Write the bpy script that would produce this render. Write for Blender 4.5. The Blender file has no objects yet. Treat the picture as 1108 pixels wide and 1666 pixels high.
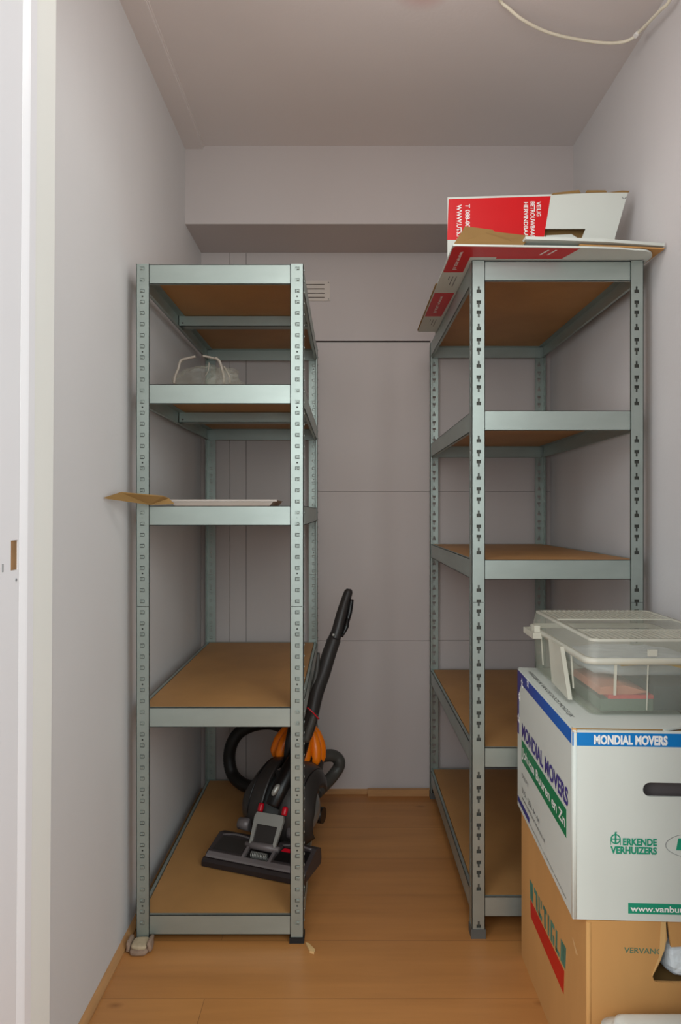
import bpy, bmesh, math, random
from mathutils import Vector, Matrix, noise
random.seed(7)
S = bpy.context.scene
COL = S.collection
F, CX, CY, ZC = 1108.0, 562.0, 833.0, 1.14

# ---------------------------------------------------------------- camera
cam = bpy.data.objects.new('camera', bpy.data.cameras.new('camera'))
COL.objects.link(cam)
cam.location = (0, 0, ZC)
cam.rotation_euler = (math.radians(90), 0, 0)
cam.data.sensor_fit = 'VERTICAL'
cam.data.sensor_height = 36
cam.data.lens = 36 * F / 1666
cam.data.shift_x = -8 / 1666
cam.data.clip_start = 0.02
S.camera = cam

# ---------------------------------------------------------------- light
S.view_settings.view_transform = 'Standard'
S.view_settings.look = 'None'
S.view_settings.exposure = 0.0
S.view_settings.gamma = 1.0
w = bpy.data.worlds.new('hall_daylight'); S.world = w; w.use_nodes = True
w.node_tree.nodes['Background'].inputs[0].default_value = (0.80, 0.90, 1.0, 1)
w.node_tree.nodes['Background'].inputs[1].default_value = 0.6

def area(name, loc, target, sx, sy, power, col):
    l = bpy.data.lights.new(name, 'AREA'); l.shape = 'RECTANGLE'; l.size = sx; l.size_y = sy
    l.energy = power; l.color = col
    o = bpy.data.objects.new(name, l); COL.objects.link(o); o.location = loc
    o.rotation_euler = (Vector(target) - Vector(loc)).to_track_quat('-Z', 'Y').to_euler()
    return o
area('hall_light', (0.05, -0.45, 1.75), (0.1, 2.0, 0.8), 1.2, 1.2, 16, (0.95, 1.0, 0.97))
area('added_side_fill_right', (1.15, -0.35, 1.45), (-0.45, 1.9, 1.3), 1.0, 1.7, 23, (0.92, 1.0, 0.98))  # unseen cross light added to brighten the left wall, no window there
area('added_side_fill_left', (-1.15, -0.35, 1.45), (0.70, 1.9, 1.3), 1.0, 1.7, 23, (0.96, 0.98, 1.0))  # its mirror twin, added to lift the right wall, no window either
# unseen point lamp added above the frame to brighten ceiling and upper walls
pl = bpy.data.lights.new('added_ceiling_fill', 'POINT'); pl.energy = 5.5; pl.color = (1.0, 0.97, 0.95); pl.shadow_soft_size = 0.14
plo = bpy.data.objects.new('added_ceiling_fill', pl); COL.objects.link(plo); plo.location = (0.15, 1.22, 2.22)

# ---------------------------------------------------------------- materials
def lin(c):
    return tuple(((v / 255) / 12.92 if v / 255 <= 0.04045 else ((v / 255 + 0.055) / 1.055) ** 2.4) for v in c)
def mat(name, rgb, rough=0.6, metal=0.0, var=0.06, scale=8.0, bump=0.0, bscale=60.0, spec=0.5, stretch=None, trans=0.0, ior=1.45, alpha=1.0, detail=4):
    m = bpy.data.materials.new(name); m.use_nodes = True
    nt = m.node_tree; b = nt.nodes['Principled BSDF']
    c = lin(rgb)
    tc = nt.nodes.new('ShaderNodeTexCoord'); mp = nt.nodes.new('ShaderNodeMapping')
    nt.links.new(tc.outputs['Object'], mp.inputs[0])
    if stretch: mp.inputs['Scale'].default_value = stretch
    n = nt.nodes.new('ShaderNodeTexNoise'); n.inputs['Scale'].default_value = scale; n.inputs['Detail'].default_value = detail
    nt.links.new(mp.outputs[0], n.inputs['Vector'])
    r = nt.nodes.new('ShaderNodeValToRGB'); nt.links.new(n.outputs[0], r.inputs[0])
    r.color_ramp.elements[0].position = 0.3; r.color_ramp.elements[1].position = 0.7
    r.color_ramp.elements[0].color = tuple(v * (1 - var) for v in c) + (1,)
    r.color_ramp.elements[1].color = tuple(min(1, v * (1 + var)) for v in c) + (1,)
    nt.links.new(r.outputs[0], b.inputs['Base Color'])
    b.inputs['Roughness'].default_value = rough; b.inputs['Metallic'].default_value = metal
    b.inputs['Specular IOR Level'].default_value = spec
    b.inputs['Transmission Weight'].default_value = trans; b.inputs['IOR'].default_value = ior
    b.inputs['Alpha'].default_value = alpha
    if bump > 0:
        n2 = nt.nodes.new('ShaderNodeTexNoise'); n2.inputs['Scale'].default_value = bscale; n2.inputs['Detail'].default_value = 3
        nt.links.new(mp.outputs[0], n2.inputs['Vector'])
        bp = nt.nodes.new('ShaderNodeBump'); bp.inputs['Strength'].default_value = bump; bp.inputs['Distance'].default_value = 0.002
        nt.links.new(n2.outputs[0], bp.inputs['Height']); nt.links.new(bp.outputs[0], b.inputs['Normal'])
    return m

def clear_plastic(name, rgb, opaque, rough=0.25):
    m = bpy.data.materials.new(name); m.use_nodes = True
    nt = m.node_tree; nt.nodes.clear()
    out = nt.nodes.new('ShaderNodeOutputMaterial')
    tr = nt.nodes.new('ShaderNodeBsdfTransparent'); tr.inputs[0].default_value = (0.97, 0.98, 0.96, 1)
    pb = nt.nodes.new('ShaderNodeBsdfPrincipled'); c = lin(rgb)
    pb.inputs['Base Color'].default_value = c + (1,); pb.inputs['Roughness'].default_value = rough
    n = nt.nodes.new('ShaderNodeTexNoise'); n.inputs['Scale'].default_value = 14
    tc = nt.nodes.new('ShaderNodeTexCoord'); nt.links.new(tc.outputs['Object'], n.inputs['Vector'])
    mr = nt.nodes.new('ShaderNodeMapRange'); mr.inputs['To Min'].default_value = opaque * 0.85; mr.inputs['To Max'].default_value = opaque * 1.15
    nt.links.new(n.outputs[0], mr.inputs[0])
    mx = nt.nodes.new('ShaderNodeMixShader'); nt.links.new(mr.outputs[0], mx.inputs[0])
    nt.links.new(tr.outputs[0], mx.inputs[1]); nt.links.new(pb.outputs[0], mx.inputs[2])
    nt.links.new(mx.outputs[0], out.inputs[0])
    return m

def floor_mat():
    m = bpy.data.materials.new('oak_laminate'); m.use_nodes = True
    nt = m.node_tree; b = nt.nodes['Principled BSDF']
    tc = nt.nodes.new('ShaderNodeTexCoord')
    mp = nt.nodes.new('ShaderNodeMapping'); nt.links.new(tc.outputs['Object'], mp.inputs[0])
    mp.inputs['Location'].default_value = (0.33, 0.1325, 0)
    br = nt.nodes.new('ShaderNodeTexBrick'); nt.links.new(mp.outputs[0], br.inputs['Vector'])
    br.inputs['Scale'].default_value = 1.0; br.inputs['Brick Width'].default_value = 1.35; br.inputs['Row Height'].default_value = 0.2160
    br.inputs['Mortar Size'].default_value = 0.0008; br.inputs['Mortar Smooth'].default_value = 0.3
    br.offset = 0.37; br.inputs['Bias'].default_value = 0
    br.inputs['Color1'].default_value = lin((194, 136, 78)) + (1,)
    br.inputs['Color2'].default_value = lin((174, 116, 62)) + (1,)
    br.inputs['Mortar'].default_value = lin((140, 96, 56)) + (1,)
    mp2 = nt.nodes.new('ShaderNodeMapping'); nt.links.new(tc.outputs['Object'], mp2.inputs[0]); mp2.inputs['Scale'].default_value = (0.7, 7, 1)
    n = nt.nodes.new('ShaderNodeTexNoise'); n.inputs['Scale'].default_value = 2.6; n.inputs['Detail'].default_value = 7; n.inputs['Roughness'].default_value = 0.6
    nt.links.new(mp2.outputs[0], n.inputs['Vector'])
    r = nt.nodes.new('ShaderNodeValToRGB'); nt.links.new(n.outputs[0], r.inputs[0])
    r.color_ramp.elements[0].position = 0.32; r.color_ramp.elements[1].position = 0.7
    r.color_ramp.elements[0].color = (0.80, 0.76, 0.72, 1); r.color_ramp.elements[1].color = (1.08, 1.06, 1.04, 1)
    mx = nt.nodes.new('ShaderNodeMix'); mx.data_type = 'RGBA'; mx.blend_type = 'MULTIPLY'; mx.inputs[0].default_value = 0.75
    nt.links.new(br.outputs[0], mx.inputs[6]); nt.links.new(r.outputs[0], mx.inputs[7])
    # small knots
    v = nt.nodes.new('ShaderNodeTexVoronoi'); v.inputs['Scale'].default_value = 4.2
    mp3 = nt.nodes.new('ShaderNodeMapping'); nt.links.new(tc.outputs['Object'], mp3.inputs[0]); mp3.inputs['Scale'].default_value = (0.7, 1.4, 1)
    nt.links.new(mp3.outputs[0], v.inputs['Vector'])
    r2 = nt.nodes.new('ShaderNodeValToRGB'); nt.links.new(v.outputs['Distance'], r2.inputs[0])
    r2.color_ramp.elements[0].position = 0.0; r2.color_ramp.elements[1].position = 0.07
    r2.color_ramp.elements[0].color = (0.5, 0.4, 0.32, 1); r2.color_ramp.elements[1].color = (1, 1, 1, 1)
    mx2 = nt.nodes.new('ShaderNodeMix'); mx2.data_type = 'RGBA'; mx2.blend_type = 'MULTIPLY'; mx2.inputs[0].default_value = 0.8
    nt.links.new(mx.outputs[2], mx2.inputs[6]); nt.links.new(r2.outputs[0], mx2.inputs[7])
    nt.links.new(mx2.outputs[2], b.inputs['Base Color'])
    b.inputs['Roughness'].default_value = 0.42
    return m

M = dict(
    wall=mat('painted_wall', (213, 210, 209), 0.85, var=0.015, scale=3, bump=0.15, bscale=120, spec=0.2),
    ceil=mat('painted_ceiling', (224, 216, 213), 0.9, var=0.02, scale=2.5, bump=0.15, bscale=100, spec=0.2),
    panel=mat('painted_panel', (198, 189, 186), 0.7, var=0.015, scale=3, spec=0.25),
    jamb=mat('gloss_white_paint', (224, 220, 221), 0.35, var=0.01, scale=4),
    cream=mat('cream_paint', (222, 219, 212), 0.6, var=0.01, scale=4),
    dark=mat('dark_gap', (30, 24, 20), 0.9, var=0.1),
    floor=floor_mat(),
    skirt=mat('oak_skirting', (186, 138, 90), 0.5, var=0.15, scale=6, stretch=(1, 1, 8)),
    galv=mat('galvanised_steel', (168, 178, 172), 0.46, metal=0.75, var=0.07, scale=14, bump=0.05, bscale=40),
    galv2=mat('galvanised_beam', (170, 180, 174), 0.45, metal=0.7, var=0.05, scale=9, bump=0.04, bscale=30, stretch=(1, 1, 3)),
    galvin=mat('steel_shade_backing', (84, 84, 78), 0.6, metal=0.5, var=0.06),  # darker steel tone, shade behind the post holes put into the colour
    board=mat('brown_hardboard', (182, 134, 80), 0.55, var=0.10, scale=5, bump=0.1, bscale=200),
    foot=mat('black_rubber', (26, 25, 25), 0.7, var=0.1),
    footg=mat('grey_plastic_cap', (88, 88, 84), 0.6, var=0.1),
    vent=mat('vent_plastic', (206, 196, 186), 0.5, var=0.02),
    cardw=mat('white_cardboard', (208, 212, 204), 0.6, var=0.02, scale=6, spec=0.3),
    cardb=mat('brown_cardboard', (200, 150, 92), 0.75, var=0.05, scale=10, stretch=(1, 1, 0.3), bump=0.06, bscale=150, spec=0.2),
    cardbd=mat('dull_brown_cardboard', (144, 112, 68), 0.8, var=0.08, scale=10, spec=0.2),
    blue=mat('blue_print', (0, 118, 190), 0.45, var=0.03),
    navy=mat('navy_print', (44, 50, 128), 0.5, var=0.08),
    purple=mat('purple_print', (62, 50, 130), 0.5, var=0.05),
    green=mat('green_print', (0, 122, 74), 0.5, var=0.04),
    teal=mat('teal_green_print', (24, 146, 112), 0.5, var=0.04),
    teal2=mat('faded_teal_print', (74, 122, 104), 0.6, var=0.35, scale=35),
    redc=mat('red_orange_print', (196, 32, 18), 0.55, var=0.05),
    red=mat('red_card_print', (206, 6, 16), 0.4, var=0.04),
    white=mat('white_ink', (238, 236, 232), 0.6, var=0.01),
    grey=mat('grey_ink', (120, 122, 122), 0.6, var=0.05),
    black=mat('black_ink', (40, 38, 40), 0.6, var=0.05),
    vblack=mat('charcoal_plastic', (50, 46, 44), 0.38, var=0.08, scale=10),
    vdark=mat('black_plastic', (20, 19, 20), 0.3, var=0.1, scale=10),
    vgrey=mat('dark_grey_plastic', (92, 86, 86), 0.4, var=0.06),
    vsilver=mat('silver_plastic', (168, 168, 162), 0.32, metal=0.35, var=0.05),
    vhead=mat('graphite_plastic', (62, 55, 55), 0.42, var=0.08),
    vtrim=mat('mid_grey_plastic', (124, 116, 116), 0.4, metal=0.2, var=0.05),
    vball=mat('ball_grey_plastic', (120, 122, 120), 0.3, metal=0.2, var=0.04),
    vred=mat('red_plastic', (196, 14, 36), 0.25, var=0.04),
    orange=mat('orange_plastic', (240, 122, 10), 0.3, var=0.05, scale=10),
    hose=mat('grey_hose', (72, 70, 66), 0.45, var=0.08),
    hoseb=mat('black_hose', (30, 28, 26), 0.5, var=0.08),
    tub=clear_plastic('clear_tub_plastic', (222, 222, 208), 0.18, 0.25),
    tote=clear_plastic('clear_plastic_tote', (226, 224, 208), 0.25, 0.25),
    toter=clear_plastic('milky_plastic_rim', (226, 222, 206), 0.6, 0.2),
    film=clear_plastic('crinkled_plastic_film', (205, 200, 190), 0.14, 0.15),
    pwhite=mat('white_plastic', (222, 221, 212), 0.4, var=0.02),
    cord=mat('ivory_cable', (232, 226, 205), 0.5, var=0.03),
    cordg=mat('pale_cord', (156, 144, 132), 0.5, var=0.05),
    cloth=mat('beige_padding', (146, 122, 104), 0.9, var=0.2, scale=60, bump=0.6, bscale=200),
    clothw=mat('cream_padding', (180, 162, 134), 0.9, var=0.1, scale=60, bump=0.5, bscale=200),
    wood=mat('pale_wood_chip', (214, 176, 120), 0.7, var=0.12, scale=30),
    rawwood=mat('raw_wood', (150, 112, 74), 0.8, var=0.35, scale=40, stretch=(1, 1, 0.3)),
    slate=mat('slate_plastic', (38, 50, 58), 0.5, var=0.05),
    pinkf=mat('red_folder', (214, 60, 62), 0.5, var=0.05),
    salmon=mat('salmon_paper', (206, 130, 104), 0.7, var=0.05),
    yellow=mat('ochre_envelope', (226, 178, 70), 0.7, var=0.05),
    greyp=mat('grey_plastic_sleeve', (190, 196, 202), 0.25, var=0.12, scale=12, bump=0.4, bscale=25),
    bluebag=mat('pale_blue_white_plastic', (226, 234, 238), 0.35, var=0.03, scale=10),
)

cm = M['ceil']; nt = cm.node_tree; b_ = nt.nodes['Principled BSDF']; src = b_.inputs['Base Color'].links[0].from_socket
tc = nt.nodes.new('ShaderNodeTexCoord'); vm = nt.nodes.new('ShaderNodeVectorMath'); vm.operation = 'DISTANCE'; vm.inputs[1].default_value = (0.200, 1.745, 2.482)
nt.links.new(tc.outputs['Object'], vm.inputs[0])
mr = nt.nodes.new('ShaderNodeMapRange'); mr.inputs['From Min'].default_value = 0.02; mr.inputs['From Max'].default_value = 0.085; mr.inputs['To Min'].default_value = 0.6; mr.inputs['To Max'].default_value = 0.0
nt.links.new(vm.outputs['Value'], mr.inputs[0])
mx = nt.nodes.new('ShaderNodeMix'); mx.data_type = 'RGBA'; nt.links.new(mr.outputs[0], mx.inputs[0]); nt.links.new(src, mx.inputs[6]); mx.inputs[7].default_value = lin((205, 150, 146)) + (1,)
nt.links.new(mx.outputs[2], b_.inputs['Base Color'])

# ---------------------------------------------------------------- builders
ROOTM = {}
def P(px, py, Y):
    return Vector(((px - CX) * Y / F, Y, ZC + (CY - py) * Y / F))

class MB:
    def __init__(s): s.b = bmesh.new()
    def verts(s, pts, faces, smooth=False):
        v = [s.b.verts.new(p) for p in pts]
        for f in faces:
            try:
                fc = s.b.faces.new([v[i] for i in f]); fc.smooth = smooth
            except ValueError: pass
        return v
    def box(s, x0, x1, y0, y1, z0, z1, mtx=None):
        pts = [Vector((x, y, z)) for z in (z0, z1) for y in (y0, y1) for x in (x0, x1)]
        if mtx: pts = [mtx @ p for p in pts]
        s.verts(pts, [(0, 2, 3, 1), (4, 5, 7, 6), (0, 1, 5, 4), (2, 6, 7, 3), (0, 4, 6, 2), (1, 3, 7, 5)])
        return s
    def prism(s, poly, d, mtx=None):
        # poly: list of 3D points (planar), extruded by vector d
        d = Vector(d); n = len(poly)
        pts = [Vector(p) for p in poly] + [Vector(p) + d for p in poly]
        if mtx: pts = [mtx @ p for p in pts]
        s.verts(pts, [tuple(range(n))[::-1], tuple(range(n, 2 * n))] + [(i, (i + 1) % n, n + (i + 1) % n, n + i) for i in range(n)])
        return s
    def tube(s, path, r, seg=12, cap=True, smooth=True, samples=0, ribs=None):
        pts = [Vector(p) for p in path]
        rs = r if isinstance(r, (list, tuple)) else [r] * len(pts)
        if samples:
            q = []; qr = []
            n = len(pts)
            for i in range(n - 1):
                p0 = pts[max(i - 1, 0)]; p1 = pts[i]; p2 = pts[i + 1]; p3 = pts[min(i + 2, n - 1)]
                for k in range(samples):
                    t = k / samples
                    q.append(0.5 * ((2 * p1) + (p2 - p0) * t + (2 * p0 - 5 * p1 + 4 * p2 - p3) * t * t + (3 * p1 - p0 - 3 * p2 + p3) * t ** 3))
                    qr.append(rs[i] * (1 - t) + rs[i + 1] * t)
            q.append(pts[-1]); qr.append(rs[-1]); pts, rs = q, qr
        if ribs:
            rs = [rr * (1 + (ribs if i % 2 else 0)) for i, rr in enumerate(rs)]
        t0 = (pts[1] - pts[0]).normalized()
        ref = Vector((0, 0, 1)) if abs(t0.z) < 0.9 else Vector((1, 0, 0))
        nrm = (ref - t0 * ref.dot(t0)).normalized(); rings = []
        for i, p in enumerate(pts):
            a = pts[max(i - 1, 0)]; b = pts[min(i + 1, len(pts) - 1)]
            t = (b - a).normalized(); nrm = (nrm - t * nrm.dot(t)).normalized(); bi = t.cross(nrm)
            rings.append([s.b.verts.new(p + (nrm * math.cos(2 * math.pi * k / seg) + bi * math.sin(2 * math.pi * k / seg)) * rs[i]) for k in range(seg)])
        for i in range(len(rings) - 1):
            for k in range(seg):
                f = s.b.faces.new([rings[i][k], rings[i][(k + 1) % seg], rings[i + 1][(k + 1) % seg], rings[i + 1][k]]); f.smooth = smooth
        if cap:
            s.b.faces.new(rings[0][::-1]); s.b.faces.new(rings[-1])
        return s
    def lathe(s, prof, mtx, seg=32, smooth=True, a0=0, a1=2 * math.pi, lobes=0, lamp=0, sx=1.0, sy=1.0):
        full = abs(a1 - a0 - 2 * math.pi) < 1e-6
        n = seg if full else seg + 1; rings = []
        for (r, z) in prof:
            ring = []
            for k in range(n):
                a = a0 + (a1 - a0) * k / seg
                rr = max(r, 1e-5) * (1 + (lamp * abs(math.cos(a * lobes / 2)) - lamp * 0.5 if lobes else 0))
                ring.append(s.b.verts.new(mtx @ Vector((rr * math.cos(a) * sx, rr * math.sin(a) * sy, z))))
            rings.append(ring)
        for i in range(len(rings) - 1):
            for k in range(n if full else n - 1):
                k2 = (k + 1) % n
                f = s.b.faces.new([rings[i][k], rings[i][k2], rings[i + 1][k2], rings[i + 1][k]]); f.smooth = smooth
        return s
    def bevel(s, w, seg=2, angle=30):
        es = [e for e in s.b.edges if len(e.link_faces) == 2 and e.calc_face_angle(0) > math.radians(angle)]
        bmesh.ops.bevel(s.b, geom=es, offset=w, segments=seg, affect='EDGES', profile=0.6, clamp_overlap=True)
        return s
    def mesh(s, name):
        bmesh.ops.recalc_face_normals(s.b, faces=s.b.faces)
        me = bpy.data.meshes.new(name); s.b.to_mesh(me); s.b.free(); return me

def root(name, label, cat, loc, rotz=0, group=None):
    o = bpy.data.objects.new(name, None); COL.objects.link(o)
    o.empty_display_size = 0.05
    o.location = loc; o.rotation_euler = (0, 0, rotz)
    ROOTM[o] = Matrix.Translation(Vector(loc)) @ Matrix.Rotation(rotz, 4, 'Z')
    tag(o, label, cat, group); return o
def tag(o, label=None, cat=None, group=None, kind=None):
    if label: o['label'] = label
    if cat: o['category'] = cat
    if group: o['group'] = group
    if kind: o['kind'] = kind
    return o
def part(name, mb, m, parent=None, origin=None, label=None):
    """mesh given in world coordinates; stored relative to its parent"""
    me = mb if isinstance(mb, bpy.types.Mesh) else mb.mesh(name)
    if not me.materials: me.materials.append(m)
    o = bpy.data.objects.new(name, me); COL.objects.link(o)
    pm = Matrix.Identity(4)
    if parent is not None: pm = ROOTM[parent]
    if origin is None:
        cs = [v.co for v in me.vertices]
        mn = Vector((min(c.x for c in cs), min(c.y for c in cs), min(c.z for c in cs))); mx = Vector((max(c.x for c in cs), max(c.y for c in cs), max(c.z for c in cs)))
        origin = Vector(((mn.x + mx.x) / 2, (mn.y + mx.y) / 2, mn.z))
    wm = Matrix.Translation(origin) @ pm.to_3x3().normalized().to_4x4()
    me.transform(wm.inverted())
    ROOTM[o] = wm
    if parent is not None: o.parent = parent
    o.matrix_local = pm.inverted() @ wm
    if label: o['label'] = label
    return o
def struct(name, mb, m):
    o = part(name, mb, m, None, origin=Vector((0, 0, 0))); o['kind'] = 'structure'; return o

def lettering(body, origin, right, up, wdt, hgt, m, parent, name='lettering', bold=0.0, shear=0.0, depth=0.0003, spacing=1.0):
    c = bpy.data.curves.new('t', 'FONT'); c.body = body; c.size = 1; c.offset = bold; c.shear = shear
    c.space_line = 0.95; c.space_character = spacing; c.resolution_u = 4
    t = bpy.data.objects.new('t', c); COL.objects.link(t)
    dg = bpy.context.evaluated_depsgraph_get()
    me = bpy.data.meshes.new_from_object(t.evaluated_get(dg))
    bpy.data.objects.remove(t); bpy.data.curves.remove(c)
    xs = [v.co.x for v in me.vertices]; ys = [v.co.y for v in me.vertices]
    x0, x1, y0, y1 = min(xs), max(xs), min(ys), max(ys)
    right = Vector(right).normalized(); up = Vector(up).normalized(); nrm = right.cross(up)
    sx = wdt / (x1 - x0); sy = hgt / (y1 - y0) if hgt else sx
    for v in me.vertices:
        v.co = Vector(origin) + right * (v.co.x - x0) * sx + up * (v.co.y - y0) * sy + nrm * depth
    me.materials.clear(); me.materials.append(m)
    return part(name, me, m, parent)

# ---------------------------------------------------------------- the room
WL, WR, YB, YF, ZCL = -0.587, 0.835, 2.78, 1.04, 2.482
struct('floor', MB().box(-1.6, 1.8, -1.6, YB + 0.1, -0.05, 0.0), M['floor'])
struct('ceiling', MB().box(WL - 0.1, WR + 0.1, YF - 0.15, YB + 0.1, ZCL, ZCL + 0.1), M['ceil'])
struct('wall_left', MB().box(WL - 0.1, WL, YF - 0.15, YB + 0.1, 0, ZCL), M['wall'])
struct('wall_right', MB().box(WR, WR + 0.1, YF - 0.15, YB + 0.1, 0, ZCL), M['wall'])
# back wall core plus sheets with seams between them
struct('wall_back', MB().box(WL, WR, YB, YB + 0.1, 0, ZCL), M['dark'])
def px_x(px, Y=YB - 0.008): return (px - CX) * Y / F
def px_z(py, Y=YB - 0.008): return ZC + (CY - py) * Y / F
sheet_y0, sheet_y1 = YB - 0.008, YB
g = 0.0008
xs = [WL, px_x(374), px_x(400.5), px_x(513.5), px_x(700), WR]
zs_side = [0.0, px_z(1042), px_z(800), 2.25]
zt = px_z(556)
tr = MB()
for i in range(5):
    a, b_ = xs[i] + (g if i else 0), xs[i + 1] - (g if i < 4 else 0)
    if i == 3:
        continue
    if i in (0, 1):
        tr.box(a, b_, sheet_y0, sheet_y1, 0, 2.25)
    elif i == 2:
        tr.box(a, b_, sheet_y0, sheet_y1, 0, zt + 0.004)
    else:
        for k in range(3):
            tr.box(a, b_, sheet_y0, sheet_y1, zs_side[k] + g, min(zt + 0.004, zs_side[k + 1] - g))
struct('trim_1', tr, M['panel'])
# middle lower panel, a little proud, with open gap above, then upper panel
mp_ = MB()
for z0, z1 in ((0.0, zs_side[1] - g), (zs_side[1] + g, zs_side[2] - g), (zs_side[2] + g, zt - 0.004)):
    mp_.box(xs[3] + 0.001, xs[4] - 0.001, sheet_y0 - 0.006, sheet_y1, z0, z1)
struct('trim_2', mp_, M['panel'])
struct('trim_3', MB().box(xs[2] + g, WR, sheet_y0, sheet_y1, zt + 0.004, 2.25), M['panel'])
# beam across the back
struct('trim_4', MB().box(WL, WR, 2.495, YB + 0.001, 2.195, ZCL).bevel(0.002, 1), M['panel'])
# cover strip on the ceiling by the left wall
struct('trim_5', MB().box(WL, -0.520, YF, 2.495, ZCL - 0.012, ZCL), M['ceil'])
struct('trim_6', MB().box(-0.520, -0.516, YF, 2.495, ZCL - 0.005, ZCL), M['ceil'])
# front wall with door opening
OL, OR, OT = -0.475, 0.535, 2.10
fw = MB().box(WL, OL, YF - 0.14, YF, 0, ZCL).box(OR, WR, YF - 0.14, YF, 0, ZCL).box(OL, OR, YF - 0.14, YF, OT, ZCL)
fw.box(WL - 1.0, WL, YF - 0.14, YF - 0.02, 0, 2.6).box(WR, WR + 0.9, YF - 0.14, YF - 0.02, 0, 2.6).box(WL - 1.0, WR + 0.9, YF - 0.14, YF - 0.02, ZCL, 2.6)
struct('wall_front', fw, M['wall'])

def perf(mb, W, V0, V1, holes, org, u, v, t, thick):
    """strip 0..W by V0..V1 with rectangular holes (u0,u1,v0,v1); org + u*U + v*V, thickness vector"""
    br = sorted(set([V0, V1] + [h[2] for h in holes] + [h[3] for h in holes]))
    hs = sorted(holes, key=lambda h: h[2]); j = 0
    for a, b_ in zip(br, br[1:]):
        if b_ - a < 1e-6: continue
        mid = (a + b_) / 2
        act = sorted([(h[0], h[1]) for h in hs if h[2] < mid < h[3]])
        cur = 0.0; segs = []
        for h0, h1 in act:
            if h0 > cur: segs.append((cur, h0))
            cur = max(cur, h1)
        if cur < W: segs.append((cur, W))
        for s0, s1 in segs:
            p = [org + u * s0 + v * a, org + u * s1 + v * a, org + u * s1 + v * b_, org + u * s0 + v * b_]
            mb.prism(p, t * thick)
    return mb

# door frame on the left
ang = math.radians(0.38)
X = Vector((1, 0, 0)); Y_ = Vector((0, 1, 0)); Z = Vector((0, 0, 1))
tilt = Matrix.Translation((-0.455, 0, ZC)) @ Matrix.Rotation(ang, 4, 'Y') @ Matrix.Translation((0.455, 0, -ZC))
dj = MB()
perf(dj, 0.055, 0, OT, [(0.027, 0.047, 1.060, 1.101)], Vector((-0.455, 0.900, 0)), Y_, Z, -X, 0.012)
dj.box(-0.49, -0.467, 0.900, 1.052, 0, 1.045).box(-0.49, -0.467, 0.900, 1.052, 1.116, OT).box(-0.49, -0.467, 0.960, 1.052, 1.045, 1.116).box(-0.49, -0.467, 0.9, 0.918, 1.045, 1.116)
dj.prism([(-0.467, 0.951, 0), (-0.4548, 0.951, 0), (-0.4515, 0.962, 0), (-0.4505, 0.966, 0), (-0.4505, 0.985, 0), (-0.467, 0.985, 0)], (0, 0, OT))
dj.box(-0.467, -0.4528, 0.985, 1.052, 0, OT)
dj.b.transform(tilt)
dfr = struct('door_1', dj, M['jamb'])
cs = MB().box(-0.56, -0.4545, 0.872, 0.9, 0, OT + 0.07).bevel(0.004, 2)
cs.b.transform(tilt)
part('casing', cs, M['jamb'], dfr)
ms = MB().box(-0.487, -0.4566, 0.9272, 0.9468, 1.0602, 1.1008); ms.b.transform(tilt)
part('mortise_wood', ms, M['rawwood'], dfr, label='bare wood inside the latch recess')
ld = MB().box(-0.469, -0.4655, 0.9275, 0.9475, 1.0605, 1.1005); ld.b.transform(tilt)
sc = MB()
sc.lathe([(0.0, 0.0), (0.0022, 0.0), (0.0022, 0.0006), (0.0, 0.0006)], Matrix.Translation((-0.455, 0.942, 1.046)) @ Matrix.Rotation(math.radians(90), 4, 'Y'), 10)
sc.box(-0.4552, -0.4546, 0.9035, 0.9065, 1.060, 1.071); sc.b.transform(tilt)
part('screw_hole', sc, M['grey'], dfr)
# strip of cream-painted wood between frame and wall
rb = MB().box(-0.4669, -0.4522, 0.9855, 1.0525, 0, OT - 0.001); rb.b.transform(tilt)
part('inner_frame_strip', rb, M['cream'], dfr, label='cream painted inner strip')
# right jamb and lintel of the opening
struct('door_2', MB().box(OR - 0.001, OR + 0.02, 0.89, 1.05, 0, OT).box(OL, OR, 0.89, 1.05, OT - 0.02, OT + 0.001), M['jamb'])

# skirting strips
struct('baseboard_left', MB().prism([(WL, YF, 0), (WL + 0.016, YF, 0), (WL + 0.016, YF, 0.006), (WL + 0.004, YF, 0.016), (WL, YF, 0.016)], (0, YB - YF - 0.001, 0)), M['skirt'])
struct('baseboard_back', MB().prism([(-0.58, YB - 0.014, 0), (-0.58, YB - 0.030, 0), (-0.58, YB - 0.030, 0.010), (-0.58, YB - 0.014, 0.016)], (1.41, 0, 0)), M['skirt'])
o = part('loose_skirting_strip', MB().box((598 - CX) * 2.745 / F, (700 - CX) * 2.745 / F, 2.731, 2.748, 0.0, 0.026).bevel(0.002, 1), M['skirt'])
tag(o, 'short dark wooden strip lying on the floor against the back wall panel', 'wood strip')

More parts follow.
